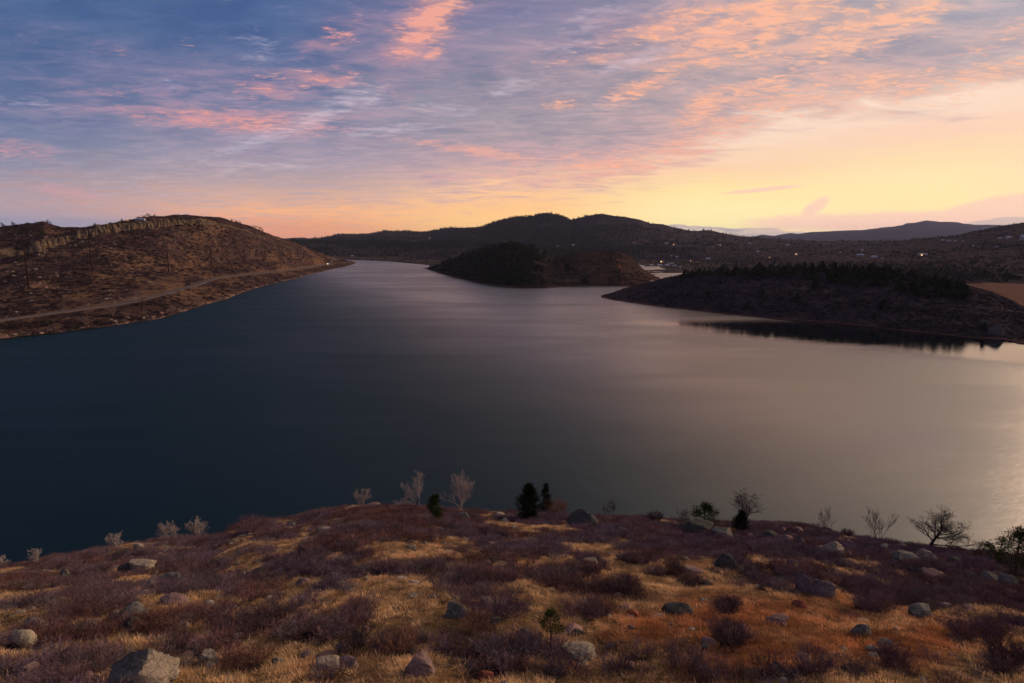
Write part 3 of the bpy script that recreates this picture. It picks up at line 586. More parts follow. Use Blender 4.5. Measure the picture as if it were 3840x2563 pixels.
c = N.mix(N.step(N.m('ADD', br, N.m('MULTIPLY', N.m('SUBTRACT', n2, .5), .5)), .35, .60), straw, litter)
trail = attr(N, 'trail').outputs['Fac']
c = N.mix(N.step(N.m('ADD', trail, N.m('MULTIPLY', N.m('SUBTRACT', n2, .5), .6)), .45, .75, 0., .85), c, N.mix(n3, (.11, .088, .075), (.20, .165, .14)))
c = N.mix(N.step(n3, .35, .7, 0., .45), c, N.mix(1., c, (.45, .45, .45), 'MULTIPLY'))
N.put(b.inputs['Base Color'], c)
bump(N, b, N.m('ADD', n2, N.m('MULTIPLY', n3, .6)), 1., .25)
# faint footpath low on the right
PXX, PYY = proj(X, Y, Z)
tp = np.array([(3500, 2200), (3560, 2280), (3580, 2380), (3600, 2440), (3660, 2500), (3720, 2590), (3790, 2700)], float)
TR = np.zeros_like(X)
for (a0, b0), (a1, b1) in zip(tp[:-1], tp[1:]):
    for t in np.linspace(0, 1, 6):
        TR = np.maximum(TR, np.exp(-((PXX - a0 - (a1 - a0) * t) / 42) ** 2 - ((PYY - b0 - (b1 - b0) * t) / 24) ** 2))
TR = TR * np.clip((PYY - 2220) / 120, 0, 1)
near = grid_obj('slope', X, Y, Z, gm, attrs={'brush': BRS, 'red': RDS, 'trail': TR})
tag(near, kind='structure')
T_near = bvh(near)

# ------------------------------------------------------------------ scatter on points (one object, instances)
def proto_coll(name, objs):
    c = bpy.data.collections.new(name)
    for o in objs: c.objects.link(o)
    return c
def scatter(name, pts, scl, rz, tint, pick, coll, mat_=None, tilt=None):
    n = len(pts)
    me = bpy.data.meshes.new(name); me.vertices.add(n); me.vertices.foreach_set('co', np.asarray(pts, np.float32).ravel())
    a = me.attributes.new('sc', 'FLOAT_VECTOR', 'POINT'); a.data.foreach_set('vector', np.asarray(scl, np.float32).ravel())
    r = np.zeros((n, 3), np.float32); r[:, 2] = rz
    if tilt is not None: r[:, :2] = tilt
    a = me.attributes.new('rot', 'FLOAT_VECTOR', 'POINT'); a.data.foreach_set('vector', r.ravel())
    a = me.attributes.new('tint', 'FLOAT_COLOR', 'POINT'); t4 = np.ones((n, 4), np.float32); t4[:, :3] = tint; a.data.foreach_set('color', t4.ravel())
    a = me.attributes.new('pick', 'INT', 'POINT'); a.data.foreach_set('value', np.asarray(pick, np.int32))
    o = bpy.data.objects.new(name, me); COL.objects.link(o)
    if mat_: me.materials.append(mat_)
    g = bpy.data.node_groups.new(name + '_scatter', 'GeometryNodeTree')
    g.interface.new_socket('Geometry', in_out='INPUT', socket_type='NodeSocketGeometry'); g.interface.new_socket('Geometry', in_out='OUTPUT', socket_type='NodeSocketGeometry')
    gi = g.nodes.new('NodeGroupInput'); go = g.nodes.new('NodeGroupOutput')
    iop = g.nodes.new('GeometryNodeInstanceOnPoints'); ci = g.nodes.new('GeometryNodeCollectionInfo')
    ci.inputs['Collection'].default_value = coll; ci.inputs['Separate Children'].default_value = True; ci.inputs['Reset Children'].default_value = True
    def na(nm, ty):
        q = g.nodes.new('GeometryNodeInputNamedAttribute'); q.data_type = ty; q.inputs['Name'].default_value = nm; return q.outputs['Attribute']
    L = g.links.new
    L(gi.outputs[0], iop.inputs['Points']); L(ci.outputs[0], iop.inputs['Instance']); iop.inputs['Pick Instance'].default_value = True
    L(na('pick', 'INT'), iop.inputs['Instance Index']); L(na('sc', 'FLOAT_VECTOR'), iop.inputs['Scale'])
    e2r = g.nodes.new('FunctionNodeEulerToRotation'); L(na('rot', 'FLOAT_VECTOR'), e2r.inputs[0]); L(e2r.outputs[0], iop.inputs['Rotation'])
    L(iop.outputs[0], go.inputs[0])
    md = o.modifiers.new('scatter', 'NODES'); md.node_group = g
    return o
def m_tinted(name, inst=True, var=.35, trans=0., col=None):
    m_, N, b = mat(name)
    base = attr(N, 'tint', 'INSTANCER').outputs['Color'] if inst else col
    g_ = N.new('ShaderNodeNewGeometry')
    rnd = g_.outputs['Random Per Island']
    c = N.mix(rnd, N.mix(1., base, (1 - var,) * 3, 'MULTIPLY'), N.mix(1., base, (1 + var, 1 + var, 1 + var), 'MULTIPLY'))
    N.put(b.inputs['Base Color'], c)
    if trans:
        t = N.new('ShaderNodeBsdfTranslucent'); N.put(t.inputs[0], c); mx = N.new('ShaderNodeMixShader'); mx.inputs[0].default_value = trans
        out = [n for n in N.n if n.bl_idname == 'ShaderNodeOutputMaterial'][0]
        N.l.new(b.outputs[0], mx.inputs[1]); N.l.new(t.outputs[0], mx.inputs[2]); N.l.new(mx.outputs[0], out.inputs[0])
    return m_
M_grass = m_tinted('dry_grass', trans=.35); M_brush = m_tinted('bare_twigs'); M_leaf = m_tinted('scrub_leaf'); M_stone = m_tinted('loose_stone', var=.2)

def blades(n, rad, h0, h1, w, bend, r):
    V, F = [], []
    for i in range(n):
        a = r.uniform(0, 2 * math.pi); q = rad * math.sqrt(r.random()); x, y = q * math.cos(a), q * math.sin(a)
        d = r.uniform(0, 2 * math.pi); h = r.uniform(h0, h1); bx, by = math.cos(d) * bend * h * r.random(), math.sin(d) * bend * h * r.random()
        bx += x * .5; by += y * .5
        sx, sy = -math.sin(d) * w / 2, math.cos(d) * w / 2
        k = len(V)
        V += [(x - sx, y - sy, -.03), (x + sx, y + sy, -.03), (x + bx * .4 + sx * .7, y + by * .4 + sy * .7, h * .6), (x + bx * .4 - sx * .7, y + by * .4 - sy * .7, h * .6), (x + bx, y + by, h)]
        F += [(k, k + 1, k + 2, k + 3), (k + 3, k + 2, k + 4)]
    return V, F
def twigs(n, rad, h, w, r, forks=3, lean=0.9):
    """a low leafless bush: stems from the ground that fork into thin twigs"""
    V, F = [], []
    def seg(p, q, w0, w1):
        d = (q - p); s = d.cross(Vector((r.gauss(0, 1), r.gauss(0, 1), r.gauss(0, 1)))).normalized()
        k = len(V); V.extend([p - s * w0, p + s * w0, q + s * w1, q - s * w1]); F.append((k, k + 1, k + 2, k + 3))
    for i in range(n):
        a = r.uniform(0, 6.283); q = rad * .45 * math.sqrt(r.random()); p = Vector((q * math.cos(a), q * math.sin(a), -.04))
        l = math.sqrt(r.random()) * lean; hh = h * r.uniform(.7, 1.05) * math.sqrt(max(.1, 1 - (l * .75) ** 2))
        tip = Vector((p.x + rad * l * math.cos(a) * .8 + r.gauss(0, .06), p.y + rad * l * math.sin(a) * .8 + r.gauss(0, .06), hh))
        m1 = p.lerp(tip, .5) + Vector((r.gauss(0, .05), r.gauss(0, .05), h * .08))
        seg(p, m1, w, w * .8); seg(m1, tip, w * .8, w * .35)
        for j in range(forks):
            s = m1.lerp(tip, r.uniform(.0, .85)); L = h * r.uniform(.18, .42)
            d = Vector((r.gauss(0, .6) + math.cos(a) * .3, r.gauss(0, .6) + math.sin(a) * .3, r.uniform(.3, 1.1))).normalized()
            e = s + d * L; seg(s, e, w * .55, w * .3)
            for _ in range(2):
                d2 = (d + Vector((r.gauss(0, .5), r.gauss(0, .5), r.gauss(0, .4)))).normalized(); s2 = s.lerp(e, r.uniform(.3, .9)); seg(s2, s2 + d2 * L * .5, w * .4, w * .22)
    return V, F
r0 = random.Random(5)
def P_(name, VF, m_):
    o = mesh_obj(name, VF[0], VF[1], m_, parent=False); return o
grass_c = proto_coll('tufts', [P_('tuft_%d' % i, blades(34, .26, .06, .21, .024, 1.5, r0), M_grass) for i in range(4)])
brush_c = proto_coll('heath', [P_('bush_%d' % i, twigs(40, r0.uniform(.5, .75), r0.uniform(.42, .66), .009, r0, 4, lean=r0.uniform(.7, 1.1)), M_brush) for i in range(8)])
def stone_mesh(r, sub=1, flat=.6):
    bm = bmesh.new(); bmesh.ops.create_icosphere(bm, subdivisions=sub, radius=1)
    pl = [(Vector((r.gauss(0, 1), r.gauss(0, 1), r.gauss(0, 1))).normalized(), r.uniform(.45, .85)) for _ in range(9)]
    for v in bm.verts:
        d = v.co.normalized(); q = min([h / d.dot(n) for n, h in pl if d.dot(n) > .15] + [1.]); v.co = d * q; v.co.z *= flat
    V = [v.co.copy() for v in bm.verts]; F = [tuple(v.index for v in f.verts) for f in bm.faces]; bm.free(); return V, F
stone_c = proto_coll('stones', [P_('pebble_%d' % i, stone_mesh(r0, 2, .7), M_stone) for i in range(6)])

def fan(n, y0, y1, umax=.98, power=1.):
    y = (rng.random(n) * (y1 ** 2 - y0 ** 2) + y0 ** 2) ** .5
    u = rng.uniform(-umax, umax, n)
    return u * y, y
def keep_edge(x, y, extra):
    ye = np.interp(x / np.maximum(y, YB), _ue, _ye); return y < ye + extra
# brush
x, y = fan(34000, 13, 114); k = keep_edge(x, y, 6); x, y = x[k], y[k]; z = near_h(x, y); bz = brushiness(x, y, z)
k = rng.random(len(x)) < np.clip((bz - .19) * 2.8, 0, .97); x, y, z, bz = x[k], y[k], z[k], bz[k]
n = len(x); print('brush', n)
s = rng.uniform(.45, 1.35, n) * np.clip(.72 + bz * .35, .6, 1.25); hs = s * rng.uniform(.7, 1.15, n)
hue = fbm(x / 6, y / 8, 3, .5, sx=50.)[:, None] + rng.normal(0, .08, (n, 1))
tc = np.clip(hue * 2.4 - .7, 0, 1); tint = (1 - tc) * np.array([.155, .108, .132]) + tc * np.array([.165, .085, .068])
grey = (rng.random((n, 1)) < .14); tint = np.where(grey, np.array([.17, .145, .14]), tint); tint = tint * rng.uniform(.55, 1.5, (n, 1))
o = scatter('brush', np.stack([x, y, z - .02], -1), np.stack([s, s, hs], -1), rng.uniform(0, 6.28, n), tint, rng.integers(0, 8, n), brush_c)
tag(o, 'leafless purple-brown brush growing in low mats over the near slope', 'brush', kind='stuff')
# grass
x, y = fan(230000, 13, 112); k = keep_edge(x, y, 5); x, y = x[k], y[k]; z = near_h(x, y); bz = brushiness(x, y, z)
px, py = proj(x, y, z)
k = rng.random(len(x)) < np.clip(1.05 - (bz - .12) * 2.1, .10, 1) * np.clip(-1.3 + 3.9 * fbm(x / .9, y / 1.2, 4, .65, sx=61.), .04, 1); x, y, z, bz = x[k], y[k], z[k], bz[k]
n = len(x); print('grass', n)
s = rng.uniform(.5, 1.25, n); rd_ = redness(x, y, z)[:, None]
v = np.clip(fbm(x / 1.5, y / 1.9, 4, .65, sx=70.)[:, None] * 3.0 - 1.0 + rng.normal(0, .16, (n, 1)), 0, 1)
tint = (1 - v) * np.array([.27, .170, .092]) + v * np.array([.86, .58, .30])
tint = tint * (1 - rd_) + rd_ * ((1 - v) * np.array([.26, .105, .05]) + v * np.array([.66, .29, .125]))
ol = (rng.random((n, 1)) < .05); tint = np.where(ol, np.array([.13, .12, .05]), tint)
o = scatter('grass', np.stack([x, y, z - .02], -1), np.stack([s, s, s * rng.uniform(.6, 1.2, n)], -1), rng.uniform(0, 6.28, n), tint, rng.integers(0, 4, n), grass_c)
tag(o, 'dry golden bunch grass growing between the brush on the near slope', 'grass', kind='stuff')
# loose stones
x, y = fan(9000, 14, 112); k = keep_edge(x, y, 3); x, y = x[k], y[k]; z = near_h(x, y); px, py = proj(x, y, z)
k = rng.random(len(x)) < np.clip(.15 + .9 * (fbm(x / 9, y / 9, 3, .5, sx=80.) - .35) * 2 + .3 * (px < 1000), .05, 1) * np.where(px > 1500, .7, 1.); x, y, z = x[k], y[k], z[k]; n = len(x)
s = .07 + .36 * rng.random(n) ** 3.2 + .10 * (y > 50) * rng.random(n); tt = rng.random((n, 1))
tint = np.where(tt < .5, np.array([.22, .19, .15]), np.where(tt < .8, np.array([.19, .12, .10]), np.array([.12, .12, .105]))) * rng.uniform(.7, 1.2, (n, 1))
o = scatter('loose_stones', np.stack([x, y, z + .01], -1), np.stack([s * rng.uniform(1, 1.9, n), s, s * rng.uniform(.6, 1.1, n)], -1), rng.uniform(0, 6.28, n), tint, rng.integers(0, 6, n), stone_c)
tag(o, 'small loose stones strewn through the dry grass', 'stones', kind='stuff')

# ------------------------------------------------------------------ hillside scatter (uncountable scrub and stones on the far slopes)
def lump(n, r, w=.5):
    """a shrub seen from afar: a handful of leaf-sized facets spread through a dome"""
    V, F = [], []
    for i in range(n):
        a = r.uniform(0, 6.283); e = math.asin(r.uniform(0, 1)); q = r.uniform(.55, 1.)
        p = Vector((math.cos(a) * math.cos(e) * q, math.sin(a) * math.cos(e) * q, math.sin(e) * q * .8))
        s = Vector((r.gauss(0, 1), r.gauss(0, 1), r.gauss(0, 1))).normalized() * w * r.uniform(.5, 1.); t = s.cross(Vector((r.gauss(0, 1), r.gauss(0, 1), r.gauss(0, 1)))).normalized() * w * .5
        k = len(V); V += [p - s * .5 - t * .4, p + s * .5 - t * .2, p + t]; F.append((k, k + 1, k + 2))
    return V, F
lump_c = proto_coll('lumps', [P_('lump_%d' % i, lump(46, r0), M_leaf) for i in range(5)])
def slope_points(tree, n, x0, x1, y0, y1, zmin=.8, seed=1):
    r = np.random.default_rng(seed); out = []
    xs = r.uniform(x0, x1, n); ys = r.uniform(y0, y1, n)
    for a, b in zip(xs.tolist(), ys.tolist()):
        h, nn, i, d = tree.ray_cast(Vector((a, b, 600)), Vector((0, 0, -1)))
        if h is not None and h.z > zmin: out.append((h.x, h.y, h.z, nn.z))
    return np.array(out)
def px_points(tree, n, x0, x1, y0, y1, zmin=.8, seed=1):
    r = np.random.default_rng(seed); out = []
    for a, b in zip(r.uniform(x0, x1, n).tolist(), r.uniform(y0, y1, n).tolist()):
        h, nn, i, d = tree.ray_cast(CAM, ray(a, b).normalized())
        if h is not None and h.z > zmin: out.append((h.x, h.y, h.z, nn.z))
    return np.array(out)
def band(xn, yn, sx): return fbm(xn, yn, 5, .6, sx=sx)
# left hill
Q = np.concatenate([px_points(T_left, 36000, 0, 1330, 800, 1280, seed=2), slope_points(T_left, 4000, -900, -200, 380, 1000, seed=3)])
a_, b_ = math.cos(R(38)), math.sin(R(38)); U = Q[:, 0] * a_ + Q[:, 1] * b_; Vv = -Q[:, 0] * b_ + Q[:, 1] * a_
f = band(U / 16, Vv / 6.5, 3.); k = (rng.random(len(Q)) < np.clip((f - .40) * 6, .04, .9))
pxx, pyy = proj(Q[:, 0], Q[:, 1], Q[:, 2])
rd_py = np.interp(pxx, [q[0] for q in road_px], [q[1] for q in road_px])
k &= ~((pyy > rd_py - 7) & (pyy < rd_py + 6)); k &= ~((pyy > rd_py - 62) & (pyy < rd_py) & (pxx > 230) & (pxx < 690) & (rng.random(len(Q)) < .9) & ~((pxx > 330) & (pxx < 520) & (pyy < rd_py - 40)))
k &= ~((np.hypot((pxx - 215) / 14, (pyy - 1010) / 30) < 1) | (np.hypot((pxx - 160) / 60, (pyy - 1075) / 10) < 1))
Q = Q[k]; n = len(Q); s = (.5 + 1.5 * rng.random(n) ** 2.2) * (1 + (Q[:, 1] - 400) / 1400)
t_ = rng.random((n, 1)); tint = np.where(t_ < .72, np.array([.044, .027, .030]), np.where(t_ < .92, np.array([.075, .045, .036]), np.array([.045, .042, .024]))) * rng.uniform(.6, 1.4, (n, 1))
tag(scatter('hillside_scrub', Q[:, :3], np.stack([s * 1.3, s, s * .75], -1), rng.uniform(0, 6.28, n), tint, rng.integers(0, 5, n), lump_c), 'dark leafless scrub covering the hillside across the water on the left', 'scrub', kind='stuff')
Q = px_points(T_left, 4200, 0, 1310, 860, 1275, seed=5); pxx, pyy = proj(Q[:, 0], Q[:, 1], Q[:, 2])
f = fbm(Q[:, 0] / 40, Q[:, 1] / 40, 3, .5, sx=12.); sh_ = np.interp(pxx, [q[0] for q in Wl], [q[1] for q in Wl]) - pyy
k = (rng.random(len(Q)) < np.clip((f - .42) * 3 + .25 * (pxx < 250), .03, .8)) | ((sh_ < 14) & (pxx < 760))
k &= pyy < np.interp(pxx, [q[0] for q in road_px], [q[1] for q in road_px]) - 8 + 400 * (sh_ < 30)
Q = Q[k]; n = len(Q); s = .35 + 1.5 * rng.random(n) ** 3; t_ = rng.random((n, 1)); tint = np.where(t_ < .6, np.array([.20, .175, .125]), np.array([.24, .15, .12])) * rng.uniform(.6, 1.2, (n, 1))
tag(scatter('hillside_stones', Q[:, :3], np.stack([s * 1.3, s, s * .9], -1), rng.uniform(0, 6.28, n), tint, rng.integers(0, 6, n), stone_c), 'pale stones littering the left hillside and its shoreline', 'stones', kind='stuff')
# peninsula and headland scrub
def scrub(name, tree, box, num, seed, tints, sc0, label, thr=.42):
    Q = px_points(tree, num, *box, seed=seed); f = band(Q[:, 0] / 18, Q[:, 1] / 12, seed * 1.3); k = rng.random(len(Q)) < np.clip((f - thr) * 5, .08, .9); Q = Q[k]; n = len(Q)
    s = sc0 * (.5 + .9 * rng.random(n)); t_ = rng.random((n, 1)); w = rng.integers(0, len(tints), n); tint = np.array(tints)[w] * rng.uniform(.6, 1.5, (n, 1))
    tag(scatter(name, Q[:, :3], np.stack([s * 1.3, s, s * .75], -1), rng.uniform(0, 6.28, n), tint, rng.integers(0, 5, n), lump_c), label, 'scrub', kind='stuff')
scrub('peninsula_scrub', T_pen, (2250, 3840, 995, 1300), 26000, 7, [(.026, .020, .025), (.030, .025, .028), (.085, .070, .064)], .9, 'dark brush over the slope of the low peninsula on the right')
scrub('headland_scrub', T_head, (1590, 2480, 900, 1082), 9000, 8, [(.030, .026, .020), (.05, .035, .028)], 1.6, 'dark brush on the flanks of the wooded headland')
VQ = px_points(T_hills, 26000, 1000, 3840, 805, 1060, seed=9); k = rng.random(len(VQ)) < np.clip((fbm(VQ[:, 0] / 130, VQ[:, 1] / 150, 5, .6, sx=6.) - .46) * 7, .05, .9) * ~((VQ[:, 0] > 440) & (VQ[:, 1] < 800)); VQ = VQ[k]
# wooded skyline of the ranges
Q = px_points(T_hills, 30000, 1090, 2850, 803, 960, seed=19); pxx, pyy = proj(Q[:, 0], Q[:, 1], Q[:, 2])
k = (rng.random(len(Q)) < np.clip((fbm(Q[:, 0] / 260, Q[:, 1] / 200, 3, .5, sx=4.) - .38) * 5 + 1.2 * (pyy < 900) * ((pxx > 1800) & (pxx < 2160)) + .7 * ((pyy > 896) & (pyy < 925) & (pxx < 2050)), .05, 1) * np.clip((2840 - pxx) / 500, 0, 1)); Q = Q[k]; n = len(Q)
s = (2.6 + 2.6 * rng.random(n)) * np.clip(Q[:, 1] / 3500, .5, 1.1)
far_wood = (Q, s)

# ------------------------------------------------------------------ rocks
def m_rock(name, c1, c2, c3, lich):
    m_, N, b = mat(name)
    P = N.new('ShaderNodeNewGeometry').outputs['Position']
    a = N.noise(P, 1.1, 7, .65, .5); d = N.noise(P, 6., 6, .7); e = N.noise(P, 30., 3, .6)
    vo = N.new('ShaderNodeTexVoronoi', feature='DISTANCE_TO_EDGE'); N.put(vo.inputs['Vector'], N.vm('ADD', P, N.vm('SCALE', N.xyz(d, a, e), None)) if False else P); vo.inputs['Scale'].default_value = 1.3
    c = N.mix(N.step(a, .38, .62), c1, c2); c = N.mix(N.step(d, .5, .66, 0., .8), c, c3)
    c = N.mix(N.step(N.noise(P, 3.2, 5, .6, .8), .58, .66, 0., .75), c, lich)
    c = N.mix(N.step(vo.outputs['Distance'], .035, .0, 0., .55), c, (.03, .025, .022)); c = N.mix(N.step(e, .4, .7, 0., .35), c, N.mix(1., c, (.5, .5, .5), 'MULTIPLY'))
    N.put(b.inputs['Base Color'], c); b.inputs['Roughness'].default_value = .85
    bump(N, b, N.m('ADD', d, N.m('MULTIPLY', e, .4)), .8, .12)
    return m_
MR = {'pale': m_rock('pale_granite', (.36, .30, .22), (.25, .22, .165), (.46, .38, .28), (.12, .125, .08)),
      'grey': m_rock('grey_granite', (.20, .19, .16), (.115, .12, .10), (.27, .245, .205), (.07, .085, .05)),
      'pink': m_rock('pink_sandstone', (.27, .175, .15), (.19, .135, .125), (.34, .24, .20), (.16, .14, .11)),
      'dark': m_rock('dark_rock', (.085, .082, .075), (.055, .058, .052), (.15, .14, .12), (.05, .06, .035)),
      'purple': m_rock('purple_rock', (.17, .125, .135), (.11, .09, .095), (.24, .185, .18), (.12, .11, .10)),
      'orange': m_rock('orange_sandstone', (.62, .22, .10), (.50, .17, .08), (.70, .30, .16), (.42, .15, .08)),
      'red': m_rock('red_sandstone', (.22, .075, .05), (.14, .05, .04), (.28, .11, .07), (.10, .06, .05))}
def rock_mesh(r, w, d, h, shape, sub=3):
    bm = bmesh.new(); bmesh.ops.create_icosphere(bm, subdivisions=sub, radius=1)
    pl = []
    if shape == 'slab': pl = [(Vector((r.uniform(-.25, .25), r.uniform(-.35, .1), 1)).normalized(), .55)]
    if shape == 'block': pl = [(Vector((.1, -.1, 1)).normalized(), .62), (Vector((0, -1, .2)).normalized(), .62), (Vector((1, -.2, .1)).normalized(), .75), (Vector((-1, -.1, .1)).normalized(), .75)]
    if shape == 'wedge': pl = [(Vector((.85, -.45, .35)).normalized(), .48), (Vector((-.55, -.35, .75)).normalized(), .40), (Vector((0, .9, .5)).normalized(), .5)]
    if shape == 'ridge': pl = [(Vector((-.2, -.75, .65)).normalized(), .42), (Vector((.45, .5, .75)).normalized(), .5), (Vector((.7, 0, .7)).normalized(), .66)]
    npl = {'round': 9, 'slab': 12, 'block': 7, 'wedge': 8, 'ridge': 12}[shape]
    for _ in range(npl): pl.append((Vector((r.gauss(0, 1), r.gauss(0, 1), r.gauss(0, .8))).normalized(), r.uniform(.52, .84) if shape == 'round' else r.uniform(.42, .80)))
    ox = r.uniform(0, 50); co = []
    for v in bm.verts:
        n_ = v.co.normalized(); q = 1.
        for nn, hh in pl:
            c_ = n_.dot(nn)
            if c_ > .12: q = min(q, hh / c_)
        co.append(n_ * q)
    A_ = np.array(co); nz = fbm(A_[:, 0] * 2.2 + ox, A_[:, 1] * 2.2 + A_[:, 2] * 1.7, 4, .6) - .5; nz2 = ridged(A_[:, 0] * 1.3 + ox, A_[:, 2] * 2.4 + A_[:, 1], 3, .5) - .6
    A_ = A_ * (1 + nz * .12 + nz2 * .10)[:, None]
    if sub < 9:      # sides run down into the ground instead of curling under
        zz_ = np.clip((.25 - A_[:, 2]) / .6, 0, 1); rr_ = np.hypot(A_[:, 0], A_[:, 1]) + 1e-6; want = np.maximum(rr_, rr_ * (1 - zz_) + .74 * zz_ * (rr_ > .25)); A_[:, 0] *= want / rr_; A_[:, 1] *= want / rr_
    lo, hi = A_.min(0), A_.max(0)
    A_ = (A_ - (lo + hi) / 2) / ((hi - lo) / 2)
    A_ *= np.array([w / 2, d / 2, h * .72]); A_[:, 2] += h * .28       # about a third lies in the ground
    F = [tuple(v.index for v in f.verts) for f in bm.faces]; bm.free()
    return A_, F
rr = random.Random(11)
def boulder(px, py, w, h, kind, shape, label, group=None, sub=None, yaw=None):
    loc, nor = hit(T_near, px, py)
    if loc is None: print('no hit', px, py); return
    dist = (loc - CAM).length * math.cos(math.atan((px - PX0) / FPX) * .5)
    kw_, kh_ = px_scale(loc); W = w * kw_; H = h * kh_
    W = max(W, .25); H = max(H * .84, .15)
    V, F = rock_mesh(rr, W, W * rr.uniform(.6, .85), H, shape, sub or (4 if w > 150 else 3 if w > 70 else 2))
    o = mesh_obj('boulder', V, F, MR[kind]); o.location = loc + Vector((0, W * .25, -.04)); o.rotation_euler = (rr.uniform(-.16, .12), rr.uniform(-.16, .16), rr.uniform(-.35, .35) if yaw is None else yaw)
    tag(o, label, 'boulder', group)
    return o
